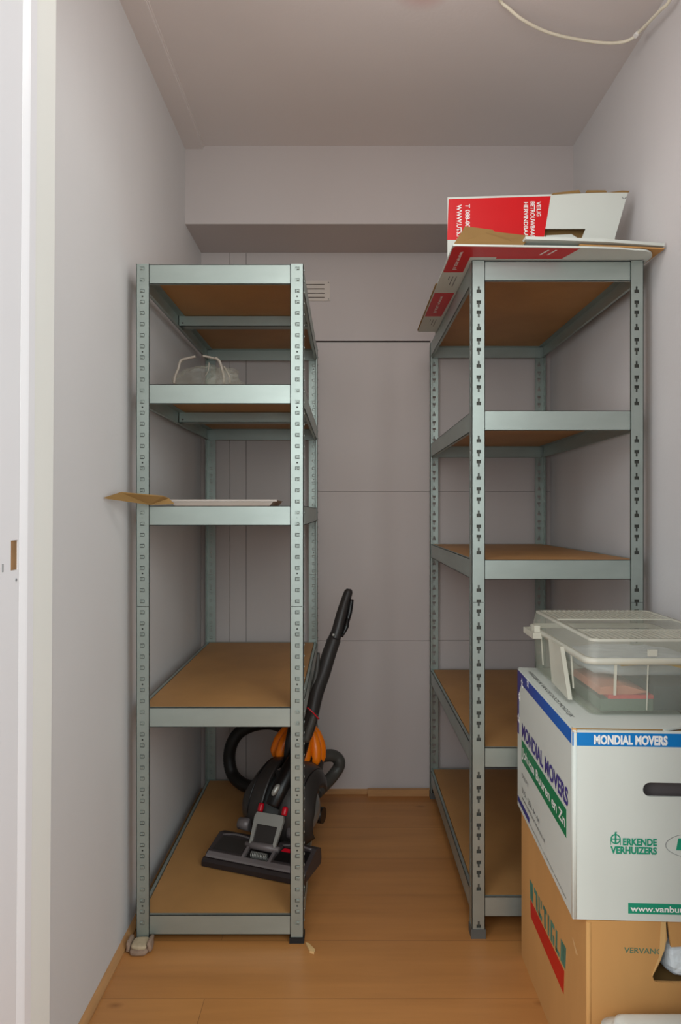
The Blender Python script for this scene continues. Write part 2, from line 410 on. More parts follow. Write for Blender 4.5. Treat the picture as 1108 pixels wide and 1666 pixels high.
# ---------------------------------------------------------------- shelving racks
def rack(name, label, x0, x1, y0, y1, z0, z1, levels, bh, style, cross, feet):
    r = root(name, label, 'shelving rack', ((x0 + x1) / 2, (y0 + y1) / 2, 0), 0)
    fw_ = 0.035; th = 0.0016
    H = z1 - z0
    def holes(beams, shift=0.0):
        hs = []; bumps = []
        if style == 'T':
            n = int(H / 0.0998) + 1
            for i in range(n):
                for off, kind in ((0.0, 'A'), (0.038, 'T'), (0.065, 'T')):
                    zc = H - 0.078 - i * 0.0998 - off
                    if zc < 0.012 or zc > H - 0.012: continue
                    if any(b0 - 0.006 < zc + z0 < b1 + 0.006 for b0, b1 in beams):
                        continue
                    c = 0.0185
                    if kind == 'A':
                        hs.append((c - 0.0024, c + 0.0024, zc, zc + 0.009)); hs.append((c - 0.006, c + 0.006, zc - 0.009, zc))
                    else:
                        hs.append((c - 0.006, c + 0.006, zc, zc + 0.009)); hs.append((c - 0.0024, c + 0.0024, zc - 0.009, zc))
        else:
            n = int(H / 0.0293)
            for i in range(n):
                zc = H - 0.013 - i * 0.0293
                if zc < 0.012: continue
                c0, c1 = 0.010, 0.0215
                hs.append((c0, c1, zc + 0.0036, zc + 0.0050)); hs.append((c0, c1, zc - 0.0050, zc - 0.0036)); hs.append((c1 - 0.0012, c1 + 0.0004, zc - 0.0036, zc + 0.0036))
                bumps.append((c0 + 0.0005, c1 - 0.0035, zc - 0.0030, zc + 0.0030))
                if i % 5 == 2:
                    zz = zc - 0.0146; hs.append((0.0145, 0.0185, zz - 0.002, zz + 0.002))
        return hs, bumps
    beams = [(zt_ - bh, zt_) for zt_ in levels]
    hs, bumps = holes(beams)
    for (cx, sx) in ((x0, 1), (x1, -1)):
        for (cy, sy) in ((y0, 1), (y1, -1)):
            mb = MB(); li = MB(); org = Vector((cx, cy, z0))
            U = Vector((sx, 0, 0)); W_ = Vector((0, sy, 0))
            hmir = hs
            gap = [(-1, 0.05, H * 0.492, H * 0.492 + 0.0012)]
            perf(mb, fw_, 0, H, hmir + [(0.0, fw_, gap[0][2], gap[0][3])], org, U, Z, W_, th)
            perf(mb, fw_, 0, H, hmir, org, W_, Z, U, th)
            for (u0, u1, v0, v1) in bumps:
                for A, B in ((U, W_), (W_, U)):
                    p = [org + A * u0 + Z * v0, org + A * u1 + Z * v0, org + A * u1 + Z * v1, org + A * u0 + Z * v1]
                    c = sum(p, Vector()) / 4
                    q = [c + (k - c) * 0.55 - B * 0.0024 for k in p]
                    mb.verts(p + q, [(4, 5, 6, 7), (0, 1, 5, 4), (1, 2, 6, 5), (2, 3, 7, 6), (3, 0, 4, 7)])
            for e in (U, W_):   # folded edge of the flange
                f2 = W_ if e is U else U
                mb.prism([org + e * (fw_ - th), org + e * fw_, org + e * fw_ + Z * H, org + e * (fw_ - th) + Z * H], f2 * 0.0045)
            post = part('post', mb, M['galv'], r)
            if sy < 0: li.b.free(); li = None
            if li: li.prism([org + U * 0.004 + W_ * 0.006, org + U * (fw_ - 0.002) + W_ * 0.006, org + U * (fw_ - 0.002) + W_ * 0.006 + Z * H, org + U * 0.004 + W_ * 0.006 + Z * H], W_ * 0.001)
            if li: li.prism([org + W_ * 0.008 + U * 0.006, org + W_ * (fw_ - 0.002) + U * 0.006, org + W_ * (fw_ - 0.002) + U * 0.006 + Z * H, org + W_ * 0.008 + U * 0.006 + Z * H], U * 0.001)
            if li: part('shade_backing', li, M['galvin'], post)  # liner added behind the front flanges so the holes read dark
            if feet:
                e = 0.002
                xa, xb = sorted((cx - sx * e, cx + sx * (fw_ + e))); ya, yb = sorted((cy - sy * e, cy + sy * (fw_ + e)))
                fb = MB().box(xa, xb, ya, yb, max(0, z0 - 0.012), z0 + feet)
                part('foot_cap', fb.bevel(0.001, 1), M['foot'] if feet < 0.01 else M['footg'], post)
    i_ = 0.0022
    for zt_ in levels:
        zb = zt_ - bh
        for k, (ya, s_) in enumerate(((y0 + i_, 1), (y1 - i_, -1))):
            b = MB(); a0, a1 = x0 + 0.008, x1 - 0.008
            ys = sorted((ya, ya + s_ * 0.0015)); b.box(a0, a1, ys[0], ys[1], zb, zt_)
            ys = sorted((ya, ya + s_ * 0.010)); b.box(a0, a1, ys[0], ys[1], zt_ - 0.0015, zt_).box(a0, a1, ys[0], ys[1], zb, zb + 0.0015)
            ys = sorted((ya + s_ * 0.0015, ya + s_ * 0.022)); b.box(a0, a1, ys[0], ys[1], zt_ - 0.0105, zt_ - 0.009)
            part('beam', b, M['galv2'], r)
        for k, (xa, s_) in enumerate(((x0 + i_, 1), (x1 - i_, -1))):
            b = MB(); a0, a1 = y0 + 0.013, y1 - 0.013
            q = sorted((xa, xa + s_ * 0.0015)); b.box(q[0], q[1], a0, a1, zb, zt_)
            q = sorted((xa, xa + s_ * 0.010)); b.box(q[0], q[1], a0, a1, zt_ - 0.0015, zt_).box(q[0], q[1], a0, a1, zb, zb + 0.0015)
            q = sorted((xa + s_ * 0.0015, xa + s_ * 0.022)); b.box(q[0], q[1], a0, a1, zt_ - 0.0105, zt_ - 0.009)
            part('beam', b, M['galv2'], r)
        bd = MB().box(x0 + 0.0145, x1 - 0.0145, y0 + 0.0145, y1 - 0.0145, zt_ - 0.0088, zt_ - 0.0003)
        part('shelf_board', bd, M['board'], r)
        if cross:
            b = MB(); ym = (y0 + y1) / 2; a0, a1 = x0 + 0.006, x1 - 0.006
            b.box(a0, a1, ym - 0.02, ym - 0.0185, zb + 0.008, zt_ - 0.0107).box(a0, a1, ym - 0.02, ym + 0.02, zb + 0.008, zb + 0.0095)
            b.box(a0, a1, ym + 0.0185, ym + 0.02, zb + 0.008, zt_ - 0.0107)
            br_ = part('cross_beam', b, M['galv2'], r)
            for sgn, xx in ((1, a0 + 0.012), (-1, a1 - 0.012)):
                part('rivet', MB().lathe([(0, 0), (0.0028, 0), (0.0028, 0.001), (0.001, 0.0016), (0, 0.0016)], Matrix.Translation((xx, ym - 0.0204, zb + 0.018)) @ Matrix.Rotation(math.radians(90), 4, 'X'), 10), M['vgrey'], br_)
    return r

LZ = [1.795, 1.478, 1.156, 0.622, 0.073]
rack('shelving_rack', 'galvanised steel rack against the left wall with U-shaped tabs on its posts', -0.553, -0.111, 1.80, 2.72, 0.012, 1.796, LZ, 0.0515, 'U', True, 0.004)
RZ = [1.811, 1.411, 1.012, 0.509, 0.110]
rack('shelving_rack', 'galvanised steel rack on the right with rows of T-shaped keyholes in its posts', 0.338, 0.797, 1.82, 2.74, 0.012, 1.812, RZ, 0.0525, 'T', False, 0.013)

# ---------------------------------------------------------------- vent in the back wall
vy = YB - 0.008
va, vb, vc, vd = px_x(452, vy), px_x(537, vy), px_z(490, vy), px_z(457, vy)
vt = root('wall_vent', 'small off-white ventilation grille with four slots high on the back wall', 'vent', ((va + vb) / 2, vy, vc))
zsl = [px_z(p, vy) for p in (463.5, 470.5, 477.5, 484.5)]
pv = MB()
perf(pv, vb - va, 0, vd - vc, [(px_x(459, vy) - va, px_x(528, vy) - va, z - vc - 0.0018, z - vc + 0.0018) for z in zsl], Vector((va, vy - 0.004, vc)), X, Z, Y_, 0.0035)
part('grille_plate', pv, M['vent'], vt)
part('backing', MB().box(va + 0.004, vb - 0.006, vy - 0.0006, vy, vc + 0.004, vd - 0.004), M['dark'], vt)
for xx in (px_x(534.5, vy), va + 0.006):
    for zz in (px_z(460, vy), px_z(487, vy)):
        part('screw', MB().lathe([(0, 0), (0.002, 0), (0.0014, 0.001), (0, 0.001)], Matrix.Translation((xx, vy - 0.0045, zz)) @ Matrix.Rotation(math.radians(90), 4, 'X'), 8), M['grey'], vt)

# ---------------------------------------------------------------- cable on the ceiling
pts = [(0.36, 1.66, ZCL - 0.02), P(812, -4, 1.77), P(828, 14, 1.785), P(850, 32, 1.80), P(880, 48, 1.83), P(910, 58, 1.85), P(950, 66, 1.875), P(985, 70, 1.88), P(1010, 69, 1.875), P(1026, 64, 1.86), P(1037, 55, 1.845), P(1052, 40, 1.80), P(1075, 16, 1.73), P(1091, -2, 1.69), (0.815, 1.60, 2.46)]
for i, p in enumerate(pts):
    pts[i] = Vector((min(p[0], WR - 0.006), p[1], min(p[2], ZCL - 0.007)))
cb = root('hanging_cable', 'ivory cable looping down from the ceiling beside the right wall', 'cable', pts[10])
part('cord', MB().tube(pts, 0.0042, 10, samples=6), M['cord'], cb)
c = pts[10]
cl = MB().tube([c + Vector((-0.006, 0, -0.006)), c + Vector((0.008, 0, 0.008))], 0.0065, 10)
cl.tube([c + Vector((0.0, 0, 0.003)), c + Vector((0.012, -0.003, 0.004))], 0.002, 6)
part('cable_clip', cl, M['white'], cb)

# ---------------------------------------------------------------- cardboard on the right rack
zb_ = 1.8140
fcb = root('flattened_cardboard_box', 'red and white printed flattened cardboard box lying on top of the right rack', 'cardboard box', (0.54, 2.05, 1.812))
def arc(cx, cy, r, a0, a1, n=8): return [(cx + r * math.cos(math.radians(a0 + (a1 - a0) * k / n)), cy + r * math.sin(math.radians(a0 + (a1 - a0) * k / n))) for k in range(n + 1)]
outl = [(0.2725, 1.724), (0.62, 1.738), (0.70, 1.745)] + arc(0.752, 1.815, 0.060, -95, 0, 10)[0:] + [(0.811, 2.30), (0.80, 2.60), (0.345, 2.60), (0.335, 2.549), (0.2715, 2.549)]
sheet = MB().prism([(x, y, zb_) for x, y in outl], (0, 0, 0.0045))
bp_ = part('bottom_panel', sheet, M['cardw'], fcb)
def under(poly, m, nm='red_print', t=0.0004):
    return part(nm, MB().prism([(x, y, zb_ - t) for x, y in poly], (0, 0, t - 0.00005)), m, bp_)
under([(0.2805, 1.728), (0.60, 1.742), (0.575, 1.812), (0.40, 1.812), (0.40, 1.80), (0.330, 1.80), (0.330, 1.915), (0.2765, 1.915), (0.2745, 1.908), (0.2745, 1.735)], M['red'])
under([(0.2745, 2.095), (0.335, 2.095), (0.330, 2.345), (0.2735, 2.345)], M['red'])
# printed web address, read along the depth from below (right = +y, up = +x mirrored for the underside)
def under_text(body, x, y, wd, h, m):
    return lettering(body, (x + h, y, zb_ - 0.0005), (0, 1, 0), (-1, 0, 0), wd, h, m, bp_, bold=0.01) if False else lettering(body, (x, y, zb_ - 0.0005), (0, 1, 0), (1, 0, 0), wd, h, m, bp_, bold=0.01)
under_text('www.uts.nl', 0.297, 1.762, 0.130, 0.012, M['white'])
under_text('www.uts.nl', 0.297, 2.125, 0.180, 0.012, M['white'])
def under_bars(y, n):
    for k in range(n):
        part('small_print', MB().box(0.297 + k * 0.010, 0.2995 + k * 0.010, y, y + (0.025, 0.07, 0.085)[k], zb_ - 0.0004, zb_ - 0.00005), M['grey'], bp_)
under_bars(1.950, 3); under_bars(2.385, 3)
for k in range(2):
    part('chevron_print', MB().prism([(0.520 + k * 0.020, 1.752, zb_ - 0.0006), (0.525 + k * 0.020, 1.752, zb_ - 0.0006), (0.512 + k * 0.020, 1.785, zb_ - 0.0006), (0.507 + k * 0.020, 1.785, zb_ - 0.0006)], (0, 0, 0.0002)), M['white'], bp_)
# fold-out slip overhanging at the left
part('edge_fold', MB().prism([(0.2715, 2.02, zb_ + 0.002), (0.2685, 2.03, zb_ + 0.004), (0.2685, 2.54, zb_ + 0.004), (0.2715, 2.549, zb_ + 0.002)], (0, 0, 0.003)), M['cardbd'], fcb)
# upper sheets
up1 = MB().prism([(0.60, 1.745, 1.8225), (0.70, 1.752, 1.8215), (0.828, 1.768, 1.822), (0.822, 1.88, 1.822), (0.80, 2.45, 1.8215), (0.60, 2.45, 1.8225)], (0, 0, 0.004))
part('lower_sheet', up1, M['cardb'], fcb, label='brown inner side of the cardboard')
up2 = MB().prism([(0.456, 1.724, 1.8305), (0.66, 1.738, 1.8300), (0.827, 1.764, 1.8290), (0.80, 2.40, 1.8290), (0.42, 2.40, 1.8305)], (0, 0, 0.0075)).bevel(0.002, 2)
part('upper_sheet', up2, M['cardw'], fcb)
hp = [Vector((0.2745, 1.728, 1.8190)), Vector((0.452, 1.732, 1.8190)), P(859, 397, 1.748), P(866, 384, 1.765), P(805, 377, 1.765), P(802, 374, 1.765), P(757, 368, 1.762)]
part('folded_flap', MB().prism([hp[0], hp[1], hp[3], hp[4], hp[5], hp[6]], (0, 0.0045, 0.001)), M['cardbd'], fcb, label='brown flap folded up')
YP = 1.92
def pp(px, py, y=YP): return P(px, py, y)
wpan = part('standing_panel', MB().prism([pp(728, 321), pp(898, 316), pp(1022, 312), pp(1001, 385), pp(993, 438), pp(947, 438), pp(944, 394), pp(953, 372), pp(886, 372), pp(884, 438), pp(728, 438)], (0, 0.0045, 0)), M['cardw'], fcb)
part('red_print', MB().prism([pp(730, 324, YP - 0.0006), pp(896, 319, YP - 0.0006), pp(884, 392, YP - 0.0006), pp(727.5, 390, YP - 0.0006)], (0, 0.0005, 0)), M['red'], wpan)
part('inner_panel', MB().prism([pp(880, 345, YP + 0.03), pp(965, 345, YP + 0.03), pp(965, 440, YP + 0.03), pp(740, 440, YP + 0.03), pp(740, 400, YP + 0.03), pp(880, 400, YP + 0.03)], (0, 0.004, 0)), M['cardbd'], fcb)
part('inner_flap', MB().prism([pp(888, 383, YP + 0.012), pp(930, 381, YP + 0.012), pp(941, 388, YP + 0.012), pp(944, 420, YP + 0.012), pp(888, 420, YP + 0.012)], (0, 0.004, 0)), M['cardw'], fcb)
for poly in ([(897, 317), (900, 314), (942, 309), (945, 313.5)], [(953, 313.5), (955, 309.5), (985, 309.5), (988, 312.5)], [(988, 313), (1012, 310), (1025, 310.5), (1022, 313)]):
    part('torn_edge', MB().prism([pp(a, b_, YP - 0.001) for a, b_ in poly], (0, 0.008, 0)), M['cardbd'], wpan)
fy = YP - 0.0009
def vtext(body, px_base, py_top, length_px, h_px):
    o_ = P(px_base, py_top, fy); s = fy / F
    return lettering(body, o_, (0, 0, -1), (1, 0, 0), length_px * s, h_px * s, M['white'], wpan, bold=0.02)
vtext('WWW.UTS.NL', 743, 333, 62, 8); vtext('T 088-002 08 00', 757, 332, 70, 7.5)
vtext('VEILIG', 873, 328, 24, 7); vtext('BETROUWBAAR', 863, 328, 60, 7); vtext('HERVINDBAAR', 852, 329, 62, 7)
tb = [pp(1012, 320, fy), pp(1014, 323, fy), pp(1017, 323, fy), pp(1019, 320, fy)]
part('staple', MB().tube(tb, 0.0007, 6), M['grey'], wpan)

# ---------------------------------------------------------------- tray and flap on the left rack
zt3 = LZ[2]
tray = root('cardboard_tray', 'shallow white cardboard tray on the middle shelf of the left rack', 'tray', (-0.333, 1.93, zt3))
ya, yb2 = 1.822, 2.06
xl0, xr0 = P(283, 822, ya).x, P(438, 822, ya).x
xl1, xr1 = P(277, 811, ya).x, P(447, 811, ya).x
tm = MB()
b0 = [(xl0, ya + 0.006, zt3 + 0.0004), (xr0, ya + 0.006, zt3 + 0.0004), (xr0, yb2 - 0.006, zt3 + 0.0004), (xl0, yb2 - 0.006, zt3 + 0.0004)]
t0 = [(xl1, ya, zt3 + 0.0165), (xr1, ya, zt3 + 0.0165), (xr1, yb2, zt3 + 0.0165), (xl1, yb2, zt3 + 0.0165)]
i0 = [(xl1 + 0.004, ya + 0.004, zt3 + 0.0165), (xr1 - 0.004, ya + 0.004, zt3 + 0.0165), (xr1 - 0.004, yb2 - 0.004, zt3 + 0.0165), (xl1 + 0.004, yb2 - 0.004, zt3 + 0.0165)]
j0 = [(xl0 + 0.004, ya + 0.010, zt3 + 0.003), (xr0 - 0.004, ya + 0.010, zt3 + 0.003), (xr0 - 0.004, yb2 - 0.010, zt3 + 0.003), (xl0 + 0.004, yb2 - 0.010, zt3 + 0.003)]
fs = [(3, 2, 1, 0), (12, 13, 14, 15)]
for a in (0, 4, 8):
    for k in range(4): fs.append((a + k, a + (k + 1) % 4, a + 4 + (k + 1) % 4, a + 4 + k))
tm.verts(b0 + t0 + i0 + j0, fs)
traym = mat('greyish_white_card', (184, 172, 163), 0.7)
part('tray_body', tm, traym, tray)
part('folded_rim', MB().box(xl1 - 0.002, xr1 + 0.006, ya - 0.0018, ya - 0.0002, zt3 + 0.0125, zt3 + 0.0175), traym, tray)
A = lambda px, py, y: P(px, py, y)
flap = [A(170, 811, 1.640), A(197, 802, 1.700), A(265, 808, 1.775), A(270, 811, 1.790), A(281, 817.5, 1.79), A(244, 821.5, 1.775)]
cf = MB().prism([flap[0], flap[1], flap[2], flap[5]], (0, 0.0005, 0.0026)).prism([flap[5], flap[2], A(274, 811, 1.80), A(283, 820, 1.80)], (0, 0.0005, 0.002))
cf_o = part('cardboard_flap', cf, M['cardbd'])
tag(cf_o, 'bent brown cardboard strip sticking out past the left post beside the white tray', 'cardboard')

# ---------------------------------------------------------------- plastic bag with cords on the second shelf
zs2 = LZ[1]
bag = root('plastic_bag', 'crumpled clear plastic bag holding pale cords on the upper left shelf', 'bag', (-0.40, 2.0, zs2))
fb = MB()
def bagmesh(mb, cx, cy, rx, ry, h, seed, n=40, m_=16):
    rows = []
    for j in range(m_ + 1):
        t = j / m_ * math.pi / 2; row = []
        for k in range(n):
            a = 2 * math.pi * k / n
            d = 1 + 0.28 * noise.noise(Vector((math.cos(a) * 2.2 + seed, math.sin(a) * 2.2, t * 2.5))) + 0.12 * noise.noise(Vector((math.cos(a) * 7 + seed, math.sin(a) * 7, t * 7)))
            row.append(mb.b.verts.new((cx + rx * math.cos(t) ** 0.6 * math.cos(a) * d if j < m_ else cx, cy + (ry * math.cos(t) ** 0.6 * math.sin(a) * d if j < m_ else 0), zs2 + 0.001 + h * math.sin(t) * (0.9 + 0.25 * (d - 1)))))
        rows.append(row)
    for j in range(m_):
        for k in range(n):
            try: f = mb.b.faces.new([rows[j][k], rows[j][(k + 1) % n], rows[j + 1][(k + 1) % n], rows[j + 1][k]]); f.smooth = False
            except ValueError: pass
bagmesh(fb, -0.405, 2.02, 0.105, 0.09, 0.100, 3.1); bagmesh(fb, -0.352, 1.98, 0.052, 0.07, 0.082, 8.4, 30, 12)
part('film', fb, M['film'], bag)
def strand(pxs, y, r): return [Vector(P(a, b_, y)) for a, b_ in pxs]
for pxs, y, r in (([(283, 624), (285, 612), (290, 600), (294, 587), (305, 583), (318, 580)], 1.95, 0.0038), ([(350, 582), (357, 588), (361, 600), (364, 612), (364, 624)], 1.95, 0.0042), ([(364, 596), (370, 606), (374, 615), (374, 624)], 1.97, 0.0026), ([(330, 579), (340, 581), (352, 584)], 1.96, 0.0035), ([(340, 590), (339, 602), (334, 612)], 1.94, 0.0012)):
    ps = strand(pxs, y, r)
    for q in ps: q.z = max(q.z, zs2 + r + 0.001)
    part('cord', MB().tube(ps, r, 8, samples=5), M['cordg'], bag)

# ---------------------------------------------------------------- pad and chip on the floor
pad = root('folded_pad', 'small folded beige pad wedged under the front left post of the left rack', 'pad', (-0.55, 1.765, 0))
pm = MB()
def pillow(mb, x0, x1, y0, y1, z0, z1, n=14, seed=1, amp=0.003, k=4.0):
    rows = []
    def sq(t): return math.copysign(abs(t) ** (2 / k), t)
    cx, cy, cz = (x0 + x1) / 2, (y0 + y1) / 2, (z0 + z1) / 2; a, b_, c_ = (x1 - x0) / 2, (y1 - y0) / 2, (z1 - z0) / 2
    for j in range(n + 1):
        ph = -math.pi / 2 + math.pi * j / n; row = []
        for i in range(n * 2):
            th_ = math.pi * i / n
            p = Vector((cx + a * sq(math.cos(ph)) * sq(math.cos(th_)), cy + b_ * sq(math.cos(ph)) * sq(math.sin(th_)), cz + c_ * sq(math.sin(ph))))
            d = noise.noise(p * 40 + Vector((seed, 0, 0))) * amp; d2 = noise.noise(p * 90 + Vector((0, seed, 0))) * amp * 0.6
            p += Vector((d, d2, d * 0.5)); p.z = max(p.z, z0 if z0 <= 0.001 else p.z)
            row.append(mb.b.verts.new(p))
        rows.append(row)
    for j in range(n):
        for i in range(n * 2):
            f = mb.b.faces.new([rows[j][i], rows[j][(i + 1) % (2 * n)], rows[j + 1][(i + 1) % (2 * n)], rows[j + 1][i]]); f.smooth = True
    bmesh.ops.remove_doubles(mb.b, verts=mb.b.verts, dist=1e-5)
    return mb
part('lower_fold', pillow(MB(), -0.558, -0.509, 1.744, 1.80, 0.0, 0.013, seed=2), M['cloth'], pad)
part('upper_fold', pillow(MB(), -0.555, -0.512, 1.752, 1.7965, 0.0105, 0.022, seed=5, amp=0.002), M['clothw'], pad)
for xa in (-0.561, -0.5075):
    part('side_fold', pillow(MB(), xa - 0.006, xa + 0.006, 1.755, 1.798, 0.002, 0.030, n=8, seed=xa), M['cloth'], pad)
ch = MB()
q = [P(497, 1531, 1.795), P(503, 1530, 1.79), P(513, 1537, 1.765), P(511, 1541, 1.755), P(504, 1540, 1.76)]
ch.prism([(v.x, v.y, 0.0003) for v in q], (0, 0, 0.006)).bevel(0.0012, 1)
tag(part('wood_chip', ch, M['wood']), 'tiny pale wood chip on the floor beside the left rack\'s front right foot', 'wood chip')

# ---------------------------------------------------------------- vacuum cleaner
R20 = math.radians(-20)
H0 = Vector((-0.25, 2.06, 0.073))
vac = root('vacuum_cleaner', 'upright vacuum cleaner with orange cyclones leaning on the left rack\'s bottom shelf', 'vacuum cleaner', H0, R20)
HM = Matrix.Translation(H0) @ Matrix.Rotation(R20, 4, 'Z')
def hl(x, y, z): return HM @ Vector((x, y, z))
def hbox(x0, x1, y0, y1, z0, z1, bev=0.0, seg=2, mb=None):
    mb = mb or MB(); mb.box(x0, x1, y0, y1, z0, z1, HM)
    if bev: mb.bevel(bev, seg)
    return mb
# cleaner head shell: wedge profile with cut corners
hd = MB()
for (xa, xb) in ((-0.165, -0.043), (0.043, 0.165)):
    prof = [(-0.062, 0.004), (0.060, 0.004), (0.066, 0.020), (0.060, 0.052), (0.028, 0.062), (-0.050, 0.034), (-0.066, 0.018)]
    hd.prism([(xa, y, z) for y, z in prof], (xb - xa, 0, 0), HM)
hd.prism([(-0.043, y, z) for y, z in [(-0.062, 0.004), (0.060, 0.004), (0.060, 0.03), (0.02, 0.026), (-0.040, 0.020), (-0.048, 0.034), (-0.062, 0.024)]], (0.086, 0, 0), HM)
hd.bevel(0.005, 2, 35)
head = part('cleaner_head', hd, M['vhead'], vac)
# bumper strip and grey trims
bm_ = MB().prism([(-0.160, -0.0620, 0.0265), (-0.160, -0.0640, 0.0285), (-0.160, -0.0600, 0.0325), (-0.160, -0.048, 0.0385), (-0.160, -0.044, 0.0378), (-0.160, -0.056, 0.027)], (0.316, 0, 0), HM)
part('front_trim', bm_, M['vtrim'], head)
part('bumper', MB().prism([(-0.168, -0.060, 0.0), (-0.168, -0.074, 0.003), (-0.168, -0.074, 0.017), (-0.168, -0.066, 0.025), (-0.168, -0.060, 0.026)], (0.336, 0, 0), HM).bevel(0.003, 2), mat('brown_black_plastic', (44, 36, 36), 0.4), head)
for xa, xb in ((-0.048, -0.039), (0.039, 0.048)):
    part('side_trim', MB().prism([(xa, -0.062, 0.026), (xa, -0.045, 0.040), (xa, 0.004, 0.058), (xa, 0.010, 0.052), (xa, -0.040, 0.030)], (xb - xa, 0, 0), HM), M['vtrim'], head)
# recessed window panels following the slope
for xa, xb in ((-0.152, -0.054), (0.054, 0.152)):
    slope = (0.062 - 0.034) / 0.078
    def zt2(y): return 0.034 + (y + 0.050) * slope
    pn = MB().prism([(xa, -0.036, zt2(-0.036) + 0.0012), (xb, -0.036, zt2(-0.036) + 0.0012), (xb, 0.012, zt2(0.012) + 0.0012), (xa + 0.01, 0.012, zt2(0.012) + 0.0012)], (0, 0, 0.0016), HM)
    part('window_panel', pn.bevel(0.0005, 1), M['vdark'] if xa > 0 else M['vblack'], head)
    rb_ = MB().tube([hl(xa + 0.004, 0.018, zt2(0.018) + 0.002), hl((xa + xb) / 2, 0.024, zt2(0.022) + 0.004), hl(xb, 0.020, zt2(0.02) + 0.003)], 0.0035, 8, samples=4)
    part('ridge', rb_, M['vgrey'], head)
part('red_mark', MB().prism([(0.062, -0.004, 0.0522), (0.098, -0.004, 0.0522), (0.098, 0.008, 0.0566), (0.068, 0.008, 0.0566)], (0, 0, 0.0012), HM), M['vred'], head)
# spring shaped brush drive in the opening
sp = []
for k in range(90):
    a = k * 2 * math.pi / 9; sp.append(hl(-0.026 + 0.052 * k / 89, -0.024 + 0.009 * math.cos(a), 0.038 + 0.009 * math.sin(a)))
part('spring', MB().tube(sp, 0.0017, 6), M['vsilver'], head)
part('hinge_rod', MB().tube([hl(-0.056, -0.002, 0.055), hl(-0.038, -0.002, 0.055), hl(-0.036, -0.002, 0.055), hl(0.036, -0.002, 0.055), hl(0.038, -0.002, 0.055), hl(0.056, -0.002, 0.055)], [0.008, 0.008, 0.0115, 0.0115, 0.008, 0.008], 16), M['vtrim'], head)
# yoke bracket with window
yk = MB()
v_ = Vector((0, 0.052, 0.074)).normalized(); nn = Vector((0, -0.074, 0.052)).normalized()
def yv(x, t, n=0.0): return HM @ (Vector((x, 0.000, 0.053)) + v_ * t + nn * n)
ykp = lambda pts, th=0.010, n=0.0: MB().prism([yv(x, t, n) for x, t in pts], (HM.to_3x3() @ nn) * th)
yk = MB()
for pts_ in ([(-0.043, 0.0), (-0.034, 0.0), (-0.034, 0.060), (-0.047, 0.066)], [(0.034, 0.0), (0.043, 0.0), (0.050, 0.066), (0.036, 0.060)], [(-0.047, 0.066), (-0.034, 0.060), (0.036, 0.060), (0.050, 0.066), (0.051, 0.080), (0.047, 0.094), (-0.043, 0.094), (-0.048, 0.080)]):
    yk.prism([yv(x, t) for x, t in pts_], (HM.to_3x3() @ nn) * 0.010)
yk.bevel(0.0018, 2)
yoke = part('yoke', yk, M['vsilver'], vac)
part('yoke_window', ykp([(-0.034, -0.002), (0.034, -0.002), (0.036, 0.062), (-0.034, 0.062)], 0.004, 0.001), M['vblack'], yoke)
for sx_ in (-0.036, 0.046):
    bq = MB(); c0 = yv(sx_, 0.096, 0.004); c1 = yv(sx_, 0.122, 0.006)
    bq.tube([c0, c0 + (c1 - c0) * 0.6, c1 - (c1 - c0) * 0.12, c1], [0.0085, 0.0095, 0.0085, 0.004], 14, samples=3)
    part('red_button', bq, M['vred'], vac)
# ball
BC = Vector((-0.190, 2.235, 0.178))
def frame(o_, z_, xhint):
    z_ = z_.normalized(); x_ = (xhint - z_ * xhint.dot(z_)).normalized(); y_ = z_.cross(x_)
    return Matrix(((x_.x, y_.x, z_.x, o_.x), (x_.y, y_.y, z_.y, o_.y), (x_.z, y_.z, z_.z, o_.z), (0, 0, 0, 1)))
aR = HM.to_3x3() @ Vector((1, 0, 0))
BU = Vector((0.06, 0.10, 0.20)).normalized()
BF = frame(BC, BU, aR)     # x right, y backwards, z up along the body
def bl(x, y, z): return BF @ Vector((x, y, z))
ballM = Matrix.Translation((BC.x, BC.y, 0.173)) @ frame(Vector((0, 0, 0)), aR, Vector((0, 0, 1))).to_3x3().to_4x4()
pr = [(0.098 * math.cos(t) ** 0.9 if abs(math.cos(t)) > 1e-6 else 0.0, 0.108 * math.sin(t)) for t in [(-90 + 180 * k / 24) * math.pi / 180 for k in range(25)]]
part('ball', MB().lathe([(max(r_, 0.0), z_) for r_, z_ in [(abs(a), b_) for a, b_ in pr]], ballM, 40), M['vball'], vac)
# two side shells, thick curved plates hugging the ball
def shell(sgn):
    mb = MB(); rings = []
    n1, n2 = 12, 16
    outer = []; inner = []
    for i in range(n1 + 1):
        u_ = i / n1; ro = []; ri = []
        for j in range(n2 + 1):
            t = j / n2; ang_ = math.radians(-78 + 190 * t)           # from lower front over the top to the back
            wdt = 0.030 + (0.128 - 0.030) * u_
            taper = 1 - 0.16 * max(0, math.sin(ang_)) * u_ ** 2
            rad = (0.124 - 0.050 * u_ ** 2.6) * (1.04 + 0.17 * max(0, math.sin(ang_)) ** 1.5) * (1 - 0.05 * u_)
            for lst, k in ((ro, 1.0), (ri, 0.93)):
                lst.append(mb.b.verts.new(bl(sgn * wdt * (1 if k == 1 else 0.97) * taper, -math.cos(ang_) * rad * k, math.sin(ang_) * rad * k)))
        outer.append(ro); inner.append(ri)
    for i in range(n1):
        for j in range(n2):
            for g_ in (outer, inner):
                f = mb.b.faces.new([g_[i][j], g_[i + 1][j], g_[i + 1][j + 1], g_[i][j + 1]]); f.smooth = True
    for i in range(n1):
        for j in (0, n2): mb.b.faces.new([outer[i][j], outer[i + 1][j], inner[i + 1][j], inner[i][j]])
    for j in range(n2):
        for i in (0, n1): mb.b.faces.new([outer[i][j], outer[i][j + 1], inner[i][j + 1], inner[i][j]])
    return mb
